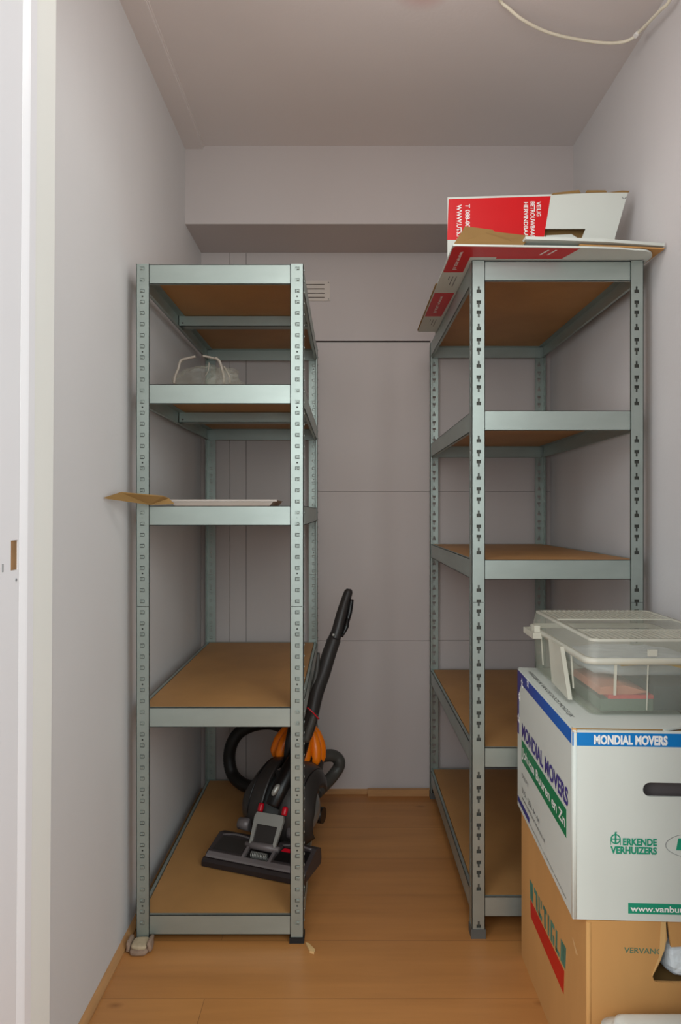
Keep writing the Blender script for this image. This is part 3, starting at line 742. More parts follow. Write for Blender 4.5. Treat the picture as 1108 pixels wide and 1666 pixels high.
part('side_shell', shell(-1), M['vblack'], vac)
part('side_shell', shell(1), M['vblack'], vac)
for sgn in (-1, 1):
    sm = []
    for j in range(17):
        t_ = j / 16; ang_ = math.radians(-30 + 120 * t_); u_ = 0.55
        rad = (0.124 - 0.050 * u_ ** 2.6) * (1.04 + 0.17 * max(0, math.sin(ang_)) ** 1.5) * (1 - 0.05 * u_) * 1.004
        wdt = (0.030 + 0.098 * u_) * (1 - 0.16 * max(0, math.sin(ang_)) * u_ ** 2)
        sm.append(bl(sgn * wdt, -math.cos(ang_) * rad, math.sin(ang_) * rad))
    part('shell_seam', MB().tube(sm, 0.0022, 8), M['vdark'], vac)
# central spine with oval button
spn = MB().tube([bl(0.006, -0.126, -0.02), bl(0.014, -0.124, 0.03), bl(0.020, -0.108, 0.09), bl(0.022, -0.082, 0.15), bl(0.022, -0.066, 0.235)], [0.022, 0.028, 0.030, 0.026, 0.020], 14, samples=5)
part('spine', spn, M['vdark'], vac)
bu = MB().tube([bl(0.010, -0.158, 0.010), bl(0.013, -0.160, 0.018), bl(0.018, -0.158, 0.036), bl(0.020, -0.155, 0.044)], [0.004, 0.0085, 0.0085, 0.004], 14, samples=4)
part('release_button', bu, M['vsilver'], vac, label='oval silver button')
part('axle_cap', MB().tube([hl(-0.118, 0.070, 0.078), hl(-0.078, 0.070, 0.078)], [0.018, 0.020], 18).bevel(0.002, 2), M['vtrim'], vac)
part('axle_cap', MB().tube([hl(0.055, 0.070, 0.078), hl(0.095, 0.070, 0.078)], [0.020, 0.018], 18).bevel(0.002, 2), M['vtrim'], vac)
wh = Vector((-0.092, 2.34, 0.100))
part('stabiliser_wheel', MB().tube([wh, wh + aR * 0.018], 0.027, 22).bevel(0.003, 2), M['vdark'], vac)
# dust bin and cyclones behind
CYC = Vector((-0.156, 2.345, 0.352))
CF = frame(CYC, Vector((0.05, 0.03, 0.30)), aR)
def cl_(x, y, z): return CF @ Vector((x, y, z))
part('dust_bin', MB().lathe([(0, -0.17), (0.066, -0.17), (0.072, -0.16), (0.072, -0.04), (0.066, -0.03), (0, -0.03)], Matrix.Translation((0.020, 0.01, -0.01)) @ CF, 36), M['vblack'], vac)
part('bin_collar', MB().lathe([(0.060, -0.07), (0.079, -0.06), (0.082, -0.035), (0.070, -0.02), (0.05, -0.02)], CF, 36), M['vdark'], vac)
cyc = part('cyclone_crown', MB().lathe([(0.040, -0.040), (0.066, -0.036), (0.070, -0.010), (0.066, 0.015), (0.054, 0.038), (0.030, 0.058), (0, 0.060)], CF, 88, lobes=11, lamp=0.14), M['orange'], vac)
for k in range(11):
    a = 2 * math.pi * k / 11 + 0.28; d = Vector((math.cos(a), math.sin(a), 0))
    p0 = CF @ (d * 0.072 + Vector((0, 0, -0.060))); p1 = CF @ (d * 0.078 + Vector((0, 0, -0.040))); p2 = CF @ (d * 0.069 + Vector((0, 0, -0.002))); p3 = CF @ (d * 0.050 + Vector((0, 0, 0.036))); p4 = CF @ (d * 0.036 + Vector((0, 0, 0.052)))
    part('cyclone', MB().tube([p0, p1, p2, p3, p4], [0.010, 0.019, 0.0205, 0.016, 0.008], 14, samples=4), M['orange'], vac)
part('lid', MB().lathe([(0.0, 0.055), (0.038, 0.055), (0.044, 0.066), (0.030, 0.080), (0, 0.084)], CF, 28), M['vdark'], vac)
part('carry_handle', MB().tube([cl_(0.004, -0.085, -0.07), cl_(0.006, -0.104, -0.01), cl_(0.004, -0.100, 0.055), cl_(0.0, -0.060, 0.085), cl_(0.005, 0.0, 0.098)], [0.014, 0.015, 0.014, 0.013, 0.012], 14, samples=5), M['vdark'], vac)
# wand
W = lambda px, py, y: P(px, py, y)
wd_ = MB().tube([W(497, 1200, 2.222), W(505, 1172, 2.235), W(514, 1130, 2.28), W(526, 1095, 2.32), W(536, 1062, 2.35), W(544, 1040, 2.37)], [0.020, 0.023, 0.0245, 0.0245, 0.0245, 0.023], 18, samples=4)
wand = part('wand', wd_, M['vblack'], vac)
part('inner_tube', MB().tube([W(497, 1207, 2.20), W(503, 1186, 2.205), W(512, 1160, 2.215)], [0.0105, 0.012, 0.012], 14, samples=3), M['hose'], vac)
part('handle', MB().tube([W(541, 1046, 2.37), W(548, 1028, 2.38), W(556, 998, 2.40), W(563, 975, 2.42), W(567, 963, 2.43), W(568, 958, 2.432)], [0.024, 0.020, 0.019, 0.017, 0.0155, 0.008], 16, samples=4), M['vblack'], vac)
part('trigger', MB().tube([W(572, 975, 2.41), W(569, 995, 2.40), W(564, 1014, 2.39), W(556, 1036, 2.37)], [0.008, 0.009, 0.008, 0.005], 10, samples=4), M['vdark'], vac)
part('hook', MB().tube([W(565, 1005, 2.39), W(564, 1018, 2.38), W(558, 1033, 2.37)], [0.003, 0.009, 0.004], 10, samples=4), M['vdark'], vac)
sb = MB(); c_ = W(542.5, 1033, 2.352)
sb.lathe([(0, 0.003), (0.003, 0.003), (0.005, 0)], Matrix.Translation(c_) @ Matrix.Rotation(math.radians(90), 4, 'X'), 14)
part('pivot_pin', sb, M['vsilver'], vac)
part('tool_clip', MB().tube([W(518, 1062, 2.325), W(516, 1088, 2.31), W(511, 1112, 2.29), W(503, 1140, 2.265)], [0.005, 0.008, 0.009, 0.010], 10, samples=4), M['hose'], vac)
part('red_cord', MB().tube([W(500, 1151, 2.19), W(508, 1158, 2.185), W(519, 1170, 2.19)], 0.0022, 8, samples=4), M['vred'], vac)
# hoses
hz = [P(455, 1262, 2.46), P(430, 1278, 2.48), P(402, 1279, 2.52), P(380, 1262, 2.58), P(373, 1235, 2.60), P(378, 1208, 2.60), P(393, 1189, 2.60), P(420, 1178, 2.58), P(448, 1178, 2.54), P(470, 1190, 2.48)]
hz = [Vector((p.x, p.y, max(p.z, 0.104))) for p in hz]
part('hose', MB().tube(hz, 0.0225, 18, samples=14, ribs=0.07), M['hoseb'], vac)
hz2 = [P(505, 1235, 2.48), P(522, 1231, 2.53), P(537, 1229, 2.55), P(547, 1232, 2.56), P(552, 1239, 2.56), P(551, 1248, 2.56), P(544, 1259, 2.55), P(533, 1272, 2.52), P(515, 1290, 2.46)]
hz2 = [Vector((p.x, p.y, max(p.z, 0.104))) for p in hz2]
part('hose', MB().tube(hz2, 0.0215, 18, samples=12, ribs=0.06), M['hose'], vac)

# ---------------------------------------------------------------- brown moving box on the floor
def carton(rt, x0, x1, y0, y1, z0, z1, m, notch=None, th=0.005, rad=0.006):
    """box walls in local-world coordinates (already rotated by caller through Mx)"""
BX0, BX1, BY0, BY1, BZ1 = 0.4526, 0.822, 1.276, 1.750, 0.374
brn = root('moving_box', 'brown cardboard moving box with a torn handle hole standing on the floor', 'moving box', ((BX0 + BX1) / 2, (BY0 + BY1) / 2, 0))
t = 0.005
fr = [(BX0, 0.0), (BX1, 0.0), (BX1, BZ1)]
# front wall with ragged hole: polygon with a slit down from the top edge
def fpx(px, py, y=BY0): p = P(px, py, y); return (p.x, p.z)
ragged = [fpx(1083, 1497), fpx(1084, 1510), fpx(1086, 1528), fpx(1082, 1536), fpx(1080, 1546), fpx(1075, 1563), fpx(1068, 1577), fpx(1062, 1588), fpx(1064, 1596), fpx(1070, 1598), fpx(1096, 1599), fpx(1125, 1599), fpx(1134, 1588), fpx(1136, 1570), fpx(1128, 1545), fpx(1110, 1540), fpx(1092, 1541), fpx(1090, 1528), fpx(1088, 1510), fpx(1086, 1497)]
poly = [(BX0, 0.0), (BX0, BZ1)] + [(x, min(z, BZ1)) for x, z in ragged] + [(BX1, BZ1), (BX1, 0.0)]
fwm = MB(); lv = []
for yy in (BY0, BY0 + t):
    vs = [fwm.b.verts.new((x, yy, z)) for x, z in poly]
    es = [fwm.b.edges.new((vs[i], vs[(i + 1) % len(vs)])) for i in range(len(vs))]
    bmesh.ops.triangle_fill(fwm.b, edges=es, use_beauty=True); lv.append(vs)
for i in range(len(poly)):
    k = (i + 1) % len(poly); fwm.b.faces.new([lv[0][i], lv[0][k], lv[1][k], lv[1][i]])
front_w = part('front_wall', fwm, M['cardb'], brn)
part('side_wall', MB().box(BX0, BX0 + t, BY0 + t, BY1, 0, BZ1), M['cardb'], brn)
part('side_wall', MB().box(BX1 - t, BX1, BY0 + t, BY1, 0, BZ1), M['cardb'], brn)
part('back_wall', MB().box(BX0 + t, BX1 - t, BY1 - t, BY1, 0, BZ1), M['cardb'], brn)
part('box_bottom', MB().box(BX0 + t, BX1 - t, BY0 + t, BY1 - t, 0.0, 0.006), M['cardb'], brn)
part('top_flap', MB().box(BX0 + t, BX1 - t, BY0 + t + 0.002, (BY0 + BY1) / 2 - 0.001, BZ1 - 0.007, BZ1 - 0.002), M['cardb'], brn)
part('top_flap', MB().box(BX0 + t, BX1 - t, (BY0 + BY1) / 2 + 0.001, BY1 - t - 0.002, BZ1 - 0.007, BZ1 - 0.002), M['cardb'], brn)
# rounded near corner
part('corner_crease', MB().tube([(BX0 + 0.004, BY0 + 0.003, 0.0), (BX0 + 0.004, BY0 + 0.003, BZ1 - 0.002)], 0.0052, 12), M['cardb'], brn)
# torn paper edge curling beside the slit
part('torn_strip', MB().prism([(fpx(1075, 1499)[0], BY0 - 0.0015, fpx(0, 1499)[1]), (fpx(1083, 1499)[0], BY0 - 0.0015, fpx(0, 1499)[1]), (fpx(1084, 1528)[0], BY0 - 0.0015, fpx(0, 1528)[1]), (fpx(1080, 1545)[0], BY0 - 0.0025, fpx(0, 1545)[1]), (fpx(1073, 1562)[0], BY0 - 0.002, fpx(0, 1562)[1]), (fpx(1060, 1590)[0], BY0 - 0.001, fpx(0, 1590)[1]), (fpx(1063, 1580)[0], BY0 - 0.001, fpx(0, 1580)[1]), (fpx(1072, 1555)[0], BY0 - 0.002, fpx(0, 1555)[1])], (0, 0.001, 0)), mat('torn_card_edge', (214, 172, 112), 0.8), front_w)
a_ = fpx(1015, 1550)
lettering('VERVANG', (a_[0], BY0, a_[1]), (1, 0, -0.045), (0.045, 0, 1), (1077 - 1015) * BY0 / F, 0.0105, mat('faded_green_ink', (92, 118, 92), 0.7, var=0.2, scale=60), front_w, bold=0.02)
# side prints (left face)
def side(px, py, x): 
    Yp = x * F / (px - CX); return (x, Yp, ZC + (CY - py) * Yp / F)
xs_ = BX0 - 0.0002
part('red_stripe', MB().prism([side(863, 1463, xs_), side(918, 1580, xs_), side(917, 1617, xs_), side(864, 1492, xs_)], (-0.0004, 0, 0)), M['redc'], brn)
tl, tr_, brr, bll = [Vector(side(*q, xs_)) for q in ((862, 1430), (921, 1543), (920, 1578), (863, 1461))]
def bil(u_, v2): return (tl * (1 - u_) + tr_ * u_) * (1 - v2) + (bll * (1 - u_) + brr * u_) * v2
segs_ = [(0.0, 0.10, 0, 1), (0.14, 0.24, 0.0, 0.25), (0.19, 0.24, 0.25, 1), (0.27, 0.31, 0, 1), (0.27, 0.37, 0.75, 1), (0.34, 0.37, 0, 0.4), (0.41, 0.51, 0, 0.2), (0.44, 0.48, 0.2, 1), (0.54, 0.58, 0, 1), (0.62, 0.72, 0, 0.22), (0.62, 0.66, 0.22, 1), (0.68, 0.72, 0.55, 1), (0.75, 0.79, 0, 1), (0.75, 0.85, 0.8, 1), (0.88, 1.0, 0, 1)]
mb = MB()
for u0, u1, v0, v1 in segs_:
    mb.prism([bil(u0, v0), bil(u1, v0), bil(u1, v1), bil(u0, v1)], (-0.0004, 0, 0))
part('teal_print', mb, M['teal2'], brn)
part('scratch', MB().prism([side(931, 1525, xs_), side(933, 1528, xs_), side(940, 1554, xs_), side(937, 1552, xs_)], (-0.0003, 0, 0)), mat('scuffed_card', (214, 172, 118), 0.8), brn)
# crumpled plastic inside the hole
cp = root('plastic_wrap', 'white and pale blue plastic poking out of the torn hole in the brown box', 'plastic wrap', (0.625, 1.32, 0.007))
pw = pillow(MB(), fpx(1078, 0)[0] + 0.012, fpx(1150, 0)[0], 1.284, 1.36, 0.255, 0.327, n=14, seed=9, amp=0.006, k=3.0)
for f in pw.b.faces: f.smooth = False
part('crumpled_film', pw, M['bluebag'], cp)
pw = pillow(MB(), 0.50, 0.80, 1.30, 1.70, 0.007, 0.262, n=12, seed=4, amp=0.02)
part('lower_wrap', pw, M['cardbd'], cp)

# ---------------------------------------------------------------- white moving box on top, slightly turned
a27 = math.radians(-2.7)
WO = Vector((0.4274, 1.280, 0.375))
WM = Matrix.Translation(WO) @ Matrix.Rotation(a27, 4, 'Z')
WW, WD, WH = 0.370, 0.505, 0.355
wroot = root('moving_box', 'white cardboard moving box with blue band and green print, stacked on the brown one', 'moving box', WO, a27)
wx = WM.to_3x3() @ X; wy = WM.to_3x3() @ Y_
def wl(x, y, z): return WM @ Vector((x, y, z))
# pixel -> local coordinates on the front face (local y=0) and on the left face (local x=0)
camp = Vector((0, 0, ZC))
def ray_plane(px, py, po, pn):
    d = Vector(((px - CX) / F, 1, (CY - py) / F)); k = (po - camp).dot(pn) / d.dot(pn); return camp + d * k
WMI = WM.inverted()
def fr_(px, py): p = WMI @ ray_plane(px, py, WO, wy); return (p.x, p.z)
def sd_(px, py): p = WMI @ ray_plane(px, py, WO, wx); return (p.y, p.z)
h0, h1 = fr_(1046, 1284)[0], fr_(1046, 1284)[0] + 0.106
hz0, hz1 = fr_(1046, 1296)[1], fr_(1046, 1273)[1]
fm = MB()
hh = (hz1 - hz0) / 2
def stadium(x0, x1, z0, z1, n=8):
    r_ = (z1 - z0) / 2; zc = (z0 + z1) / 2; o_ = []
    for k in range(n + 1): a = math.pi / 2 + math.pi * k / n; o_.append((x0 + r_ + r_ * math.cos(a), zc + r_ * math.sin(a)))
    for k in range(n + 1): a = -math.pi / 2 + math.pi * k / n; o_.append((x1 - r_ + r_ * math.cos(a), zc + r_ * math.sin(a)))
    return o_
def holed_plate(mb, W_, H_, hole, y0, y1, M_):
    outer = [(0, H_), (0, 0), (W_, 0), (W_, H_)]
    n = len(hole); 
    for yy in (y0, y1):
        pass
    hv = {}
    fv = [mb.b.verts.new(M_ @ Vector((x, y0, z))) for x, z in outer]; hvF = [mb.b.verts.new(M_ @ Vector((x, y0, z))) for x, z in hole]
    bv = [mb.b.verts.new(M_ @ Vector((x, y1, z))) for x, z in outer]; hvB = [mb.b.verts.new(M_ @ Vector((x, y1, z))) for x, z in hole]
    for ov, hv_ in ((fv, hvF), (bv, hvB)):
        es = [mb.b.edges.new((ov[i], ov[(i + 1) % 4])) for i in range(4)] + [mb.b.edges.new((hv_[i], hv_[(i + 1) % n])) for i in range(n)]
        bmesh.ops.triangle_fill(mb.b, edges=es, use_beauty=True)
    for i in range(4): mb.b.faces.new([fv[i], fv[(i + 1) % 4], bv[(i + 1) % 4], bv[i]])
    for i in range(n): mb.b.faces.new([hvF[i], hvF[(i + 1) % n], hvB[(i + 1) % n], hvB[i]])
holed_plate(fm, WW, WH, stadium(h0, h1, hz0, hz1), 0, t, WM)
wf = part('front_wall', fm, M['cardw'], wroot)
sw = part('side_wall', MB().box(0, t, t, WD, 0, WH, WM), M['cardw'], wroot)
part('side_wall', MB().box(WW - t, WW, t, WD, 0, WH, WM), M['cardw'], wroot)
part('back_wall', MB().box(t, WW - t, WD - t, WD, 0, WH, WM), M['cardw'], wroot)
part('box_bottom', MB().box(t, WW - t, t, WD - t, 0.0005, 0.005, WM), M['cardb'], wroot)
part('corner_crease', MB().tube([wl(0.0045, 0.0045, 0.001), wl(0.0045, 0.0045, WH - 0.001)], 0.0058, 12), M['cardw'], wroot)
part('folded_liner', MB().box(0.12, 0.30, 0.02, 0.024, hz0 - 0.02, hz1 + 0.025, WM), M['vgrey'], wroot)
# top flaps
tf = MB().prism([(0.002, 0.0035, WH - 0.0005), (WW * 0.46, 0.0035, WH - 0.0005), (WW * 0.66, 0.03, WH - 0.0005), (WW * 0.66, WD - 0.02, WH - 0.0005), (0.002, WD - 0.003, WH - 0.0005)], (0, 0, 0.004), WM)
tfl = part('top_flap', tf, M['cardw'], wroot)
part('top_flap', MB().box(WW * 0.45, WW - 0.002, 0.008, WD - 0.003, WH - 0.006, WH - 0.002, WM), M['cardbd'], wroot)
part('flap_edge', MB().box(0.004, WW * 0.45, 0.0025, 0.0035, WH + 0.0008, WH + 0.0030, WM), M['cardbd'], wroot)
part('corner_edge', MB().prism([(-0.0005, -0.0012, WH - 0.003), (0.008, -0.0012, WH - 0.004), (0.006, -0.0005, WH + 0.003), (-0.0005, 0.004, WH + 0.003)], (0, 0.003, 0), WM), M['cardb'], wroot)
lettering('HERGEBRUIK VAN DE DOOS MOGELIJK', wl(0.012, 0.455, WH + 0.0036), -wy, wx, 0.385, 0.012, M['black'], tfl, bold=0.0, shear=0.15)
# front prints
def fprism(mb, poly, d=-0.0005): return mb.prism([(x, 0, z) for x, z in poly], (0, d, 0), WM)
bb0 = fr_(932, 1213)[1]
part('blue_band', fprism(MB(), [(-0.0002, bb0), (WW, bb0), (WW, WH - 0.004), (-0.0002, WH - 0.004)]), M['blue'], wf)
def ftext(body, x0px, x1px, ytop, ybot, m, bold=0.02):
    a = fr_(x0px, ybot); b_ = fr_(x1px, ytop); 
    return lettering(body, wl(a[0], -0.0006, a[1]), wx, Z, b_[0] - a[0], b_[1] - a[1], m, wf, bold=bold)
a = fr_(966, 1210); b_ = fr_(1086, 1196.5)
ftext('MONDIAL MOVERS', 966, 1086, 1197, 1211, M['white'], 0.05)
ftext('ERKENDE', 1013, 1068.5, 1364.5, 1375, M['teal'], 0.04)
ftext('VERHUIZERS', 993, 1068.5, 1378, 1388.5, M['teal'], 0.04)
# wheel emblem
ce = fr_(1001.5, 1365)
em = MB(); r0, r1 = 0.0072, 0.0094; n = 28
for k in range(n):
    a0, a1 = 2 * math.pi * k / n, 2 * math.pi * (k + 1) / n
    fprism(em, [(ce[0] + r_ * math.cos(a), ce[1] + r_ * math.sin(a)) for r_, a in ((r0, a0), (r1, a0), (r1, a1), (r0, a1))])
fprism(em, [(ce[0] - 0.0075, ce[1] - 0.0009), (ce[0] + 0.0075, ce[1] - 0.0009), (ce[0] + 0.0075, ce[1] + 0.0009), (ce[0] - 0.0075, ce[1] + 0.0009)])
fprism(em, [(ce[0] - 0.0016, ce[1] - 0.0075), (ce[0] + 0.0016, ce[1] - 0.0075), (ce[0] + 0.0016, ce[1] + 0.0128), (ce[0] - 0.0016, ce[1] + 0.0128)])
for s_ in (-1, 1): fprism(em, [(ce[0] + s_ * 0.0085, ce[1] - 0.011), (ce[0] + s_ * 0.0095, ce[1] - 0.011), (ce[0] + s_ * 0.0095, ce[1] - 0.002), (ce[0] + s_ * 0.0085, ce[1] - 0.002)])
fprism(em, [(ce[0] - 0.0012, ce[1] + 0.0118), (ce[0] + 0.003, ce[1] + 0.0126), (ce[0] + 0.003, ce[1] + 0.0134), (ce[0] - 0.0012, ce[1] + 0.0134)])
part('wheel_emblem', em, M['teal'], wf)
co = (fr_(1083, 1375)[0] + 0.058, fr_(1083, 1375)[1])
ov = MB(); n = 48
for k in range(n):
    a0, a1 = 2 * math.pi * k / n, 2 * math.pi * (k + 1) / n
    fprism(ov, [(co[0] + s_ * 0.058 * math.cos(a), co[1] + s_ * 0.0235 * math.sin(a)) for s_, a in ((0.99, a0), (1.008, a0), (1.008, a1), (0.99, a1))])
part('oval_outline', ov, M['grey'], wf)
g0 = fr_(1100, 1383); g1 = fr_(1104, 1364)
part('green_square', fprism(MB(), [(g0[0], g0[1]), (g0[0] + 0.04, g0[1]), (g0[0] + 0.044, g1[1]), (g0[0] + 0.004, g1[1])]), M['teal'], wf)
w0 = fr_(1022, 1486); w1 = fr_(1022, 1469)
wb = part('green_strip', fprism(MB(), [(w0[0], w0[1]), (w0[0] + 0.155, w0[1]), (w0[0] + 0.155, w1[1]), (w0[0], w1[1])]), M['teal'], wf)
tx = lettering('www.vanbuuren.nl', wl(w0[0] + 0.004, -0.0007, w0[1] + 0.004), wx, Z, 0.142, 0.0115, M['white'], wf, bold=0.02)
# side prints: border ring in blue / navy with rounded inner corner
def sprism(mb, poly, d=-0.0005): return mb.prism([(0, y, z) for y, z in poly], (d, 0, 0), WM)
bandz = fr_(932, 1213)[1]
ytop = WD; zt_ = WH - 0.002
ry = 0.045
inner = []
yi, zi = WD - 0.018, bandz
# split along depth: near part bright blue, far part navy
nb = MB(); sprism(nb, [(-0.0003, zi), (0.20, zi), (0.20, zt_), (-0.0003, zt_)])
arcp = [(yi - ry + ry * math.cos(math.radians(90 - 90 * k / 8)), zi - 0.055 + 0.055 * math.sin(math.radians(90 - 90 * k / 8))) for k in range(9)]
sprism(nb, [(0.20, zi), (yi - ry, zi), (yi - ry, zt_), (0.20, zt_)])
for (a, b_) in zip(arcp, arcp[1:]):
    sprism(nb, [a, b_, (b_[0] + 0.0001, zt_), (a[0], zt_)])
zlow = sd_(843, 1192)[1]
sprism(nb, [(yi, zt_), (WD, zt_), (WD, zlow), (yi, zlow)])
gm = mat('blue_to_purple_print', (6, 112, 200), 0.45)
nt = gm.node_tree; tc = nt.nodes.new('ShaderNodeTexCoord'); sp_ = nt.nodes.new('ShaderNodeSeparateXYZ'); nt.links.new(tc.outputs['Object'], sp_.inputs[0])
mr = nt.nodes.new('ShaderNodeMapRange'); mr.inputs['From Min'].default_value = -0.2525; mr.inputs['From Max'].default_value = 0.2525; nt.links.new(sp_.outputs[1], mr.inputs[0])
rp = nt.nodes.new('ShaderNodeValToRGB'); nt.links.new(mr.outputs[0], rp.inputs[0])
rp.color_ramp.elements[0].position = 0.15; rp.color_ramp.elements[0].color = lin((4, 96, 186)) + (1,)
rp.color_ramp.elements[1].position = 1.0; rp.color_ramp.elements[1].color = lin((52, 38, 116)) + (1,)
e_ = rp.color_ramp.elements.new(0.62); e_.color = lin((22, 64, 160)) + (1,)
nt.links.new(rp.outputs[0], nt.nodes['Principled BSDF'].inputs['Base Color'])
part('border_print', nb, gm, sw)
def star(mb, y, z, r_):
    pts_ = [(y + (r_ if k % 2 == 0 else r_ * 0.45) * math.sin(math.pi * k / 5), z + (r_ if k % 2 == 0 else r_ * 0.45) * math.cos(math.pi * k / 5)) for k in range(10)]
    inn = [(y + (p[0] - y) * 0.62, z + (p[1] - z) * 0.62) for p in pts_]
    for k in range(10): sprism(mb, [pts_[k], pts_[(k + 1) % 10], inn[(k + 1) % 10], inn[k]], -0.0008)
for q in ((849.5, 1111), (859, 1112), (845.2, 1133), (843.6, 1168)):
    sq_ = sd_(*q); st = MB(); star(st, min(sq_[0], WD - 0.013), sq_[1], 0.0125)
    part('star_print', st, M['white'], sw)
def quad_text(body, pl, pr, hl_, hr_, m, bold, name='lettering'):
    """text stretched between two baseline points on the side face, heights hl_ hr_"""
    y0_, z0_ = pl; y1_, z1_ = pr
    org = wl(-0.0006, y0_, z0_); rt = (wl(-0.0006, y1_, z1_) - org); 
    return lettering(body, org, rt, Z, rt.length, hl_, m, sw, name=name, bold=bold, depth=0.0001)
p0, p1 = sd_(849.5, 1204), sd_(924.5, 1307)
quad_text('MONDIAL MOVERS', (p0[0], (p0[1] + p1[1]) / 2), (p1[0], (p0[1] + p1[1]) / 2), 0.036, 0.036, M['purple'], 0.035)
gq = [sd_(849, 1207), sd_(921.5, 1312), sd_(921.5, 1358), sd_(849, 1242)]
gz1 = (gq[0][1] + gq[1][1]) / 2; gz0 = (gq[2][1] + gq[3][1]) / 2
part('green_strip', sprism(MB(), [(gq[0][0], gz1), (gq[1][0], gz1), (gq[2][0], gz0), (gq[3][0], gz0)]), M['green'], sw)
quad_text('Joh.van Buuren en Zn', (gq[0][0] - 0.008, gz0 + 0.009), (gq[1][0] + 0.006, gz0 + 0.009), 0.030, 0.03, M['white'], 0.02)
for body, pl_, wdt, h in (('DELFT', sd_(849.5, 1263), 0.075, 0.010), ('015 - 286 44 44', sd_(849.5, 1288), 0.185, 0.014), ('www.vanbuurenenzn.nl', sd_(849.5, 1299), 0.235, 0.010)):
    z_ = min(pl_[1], gz0 - 0.008 - h)
    quad_text(body, (pl_[0], z_), (pl_[0] - wdt, z_), h, h, M['grey'], 0.0)
nl = sd_(843.5, 1300); 
part('navy_strip', sprism(MB(), [(WD - 0.004, 0.012), (WD - 0.14, 0.012), (WD - 0.14, 0.026), (WD - 0.004, 0.026)]), M['navy'], sw)
quad_text('Mondial Movers - wereldwijde verhuizingen', (WD - 0.15, 0.010), (0.045, 0.010), 0.007, 0.007, M['grey'], 0.0)

# ---------------------------------------------------------------- clear plastic tote
TZ = WO.z + WH + 0.0040
TX0, TX1, TY0, TY1 = 0.482, 0.792, 1.352, 1.775
tote = root('storage_tote', 'clear plastic storage tote with ribbed lid on top of the white moving box', 'storage box', ((TX0 + TX1) / 2, (TY0 + TY1) / 2, TZ))
def rrect(x0, x1, y0, y1, r_, n=5):
    o_ = []
    for cx, cy, a0 in ((x1 - r_, y1 - r_, 0), (x0 + r_, y1 - r_, 90), (x0 + r_, y0 + r_, 180), (x1 - r_, y0 + r_, 270)):
        for k in range(n + 1):
            a = math.radians(a0 + 90 * k / n); o_.append((cx + r_ * math.cos(a), cy + r_ * math.sin(a)))
    return o_
def loft(levels, cap_bottom=True, cap_top=False, smooth=True):
    mb = MB(); rings = [[mb.b.verts.new((x, y, z)) for x, y in rr] for rr, z in levels]
    n = len(rings[0])
    for i in range(len(rings) - 1):
        for k in range(n):
            f = mb.b.faces.new([rings[i][k], rings[i][(k + 1) % n], rings[i + 1][(k + 1) % n], rings[i + 1][k]]); f.smooth = smooth
    if cap_bottom: mb.b.faces.new(rings[0][::-1])
    if cap_top: mb.b.faces.new(rings[-1])
    return mb
def rr(ins, r_=0.022): return rrect(TX0 + ins, TX1 - ins, TY0 + ins, TY1 - ins, max(r_ - ins * 0.5, 0.004))
body_ = loft([(rr(0.012), TZ + 0.001), (rr(0.008), TZ + 0.004), (rr(0.002), TZ + 0.105), (rr(0.004), TZ + 0.105), (rr(0.010), TZ + 0.006)], True, True)
part('tub', body_, M['tub'], tote)
part('rim', loft([(rr(0.003), TZ + 0.104), (rr(-0.006), TZ + 0.104), (rr(-0.007), TZ + 0.112), (rr(-0.004), TZ + 0.116), (rr(0.003), TZ + 0.116), (rr(0.003), TZ + 0.104)], False, False), M['toter'], tote)
ZL = TZ + 0.150
lid = part('lid', loft([(rr(0.000), TZ + 0.116), (rr(0.007), ZL - 0.004), (rr(0.012), ZL), (rr(0.03), ZL)], False, True), M['tote'], tote)
# ribs on the lid in two strips
def ribs(ya_, yb_):
    k = 0; x = TX0 + 0.022
    mb = MB()
    while x < TX1 - 0.03:
        mb.box(x, x + 0.0058, ya_, yb_, ZL + 0.0002, ZL + 0.0022); x += 0.0125
    return mb
part('ribbed_strip', ribs(TY0 + 0.020, TY0 + 0.115), M['toter'], lid)
part('ribbed_strip', ribs(TY1 - 0.155, TY1 - 0.020), M['toter'], lid)
part('lid_edge', loft([(rr(0.008), ZL - 0.003), (rr(0.0075), ZL + 0.0015), (rr(0.020), ZL + 0.0018), (rr(0.020), ZL - 0.001)], False, False), M['toter'], lid)
for ya_ in (TY0 + 0.117, TY1 - 0.162):
    part('lid_ridge', MB().box(TX0 + 0.02, TX1 - 0.02, ya_, ya_ + 0.005, ZL, ZL + 0.0026).bevel(0.001, 1), M['toter'], lid)
# vertical ribs on the tub
for x_, wv, l_ in ((TX0 + 0.052, 0.005, 0.062), (TX0 + 0.118, 0.0016, 0.092), (TX0 + 0.192, 0.0016, 0.092), (TX0 + 0.258, 0.005, 0.062)):
    yf = TY0
    p = [(x_, yf + 0.0012, TZ + 0.103), (x_ + wv, yf + 0.0012, TZ + 0.103), (x_ + wv, yf + 0.002 + l_ * 0.065, TZ + 0.103 - l_), (x_, yf + 0.002 + l_ * 0.065, TZ + 0.103 - l_)]
    part('rib', MB().prism(p, (0, -0.003, 0)), M['toter'], tote)
for y_ in (TY0 + 0.10, TY0 + 0.20, TY1 - 0.10):
    part('rib', MB().prism([(TX0 + 0.0012, y_, TZ + 0.103), (TX0 + 0.0012, y_ + 0.003, TZ + 0.103), (TX0 + 0.0060, y_ + 0.003, TZ + 0.03), (TX0 + 0.0060, y_, TZ + 0.03)], (-0.003, 0, 0)), M['toter'], tote)
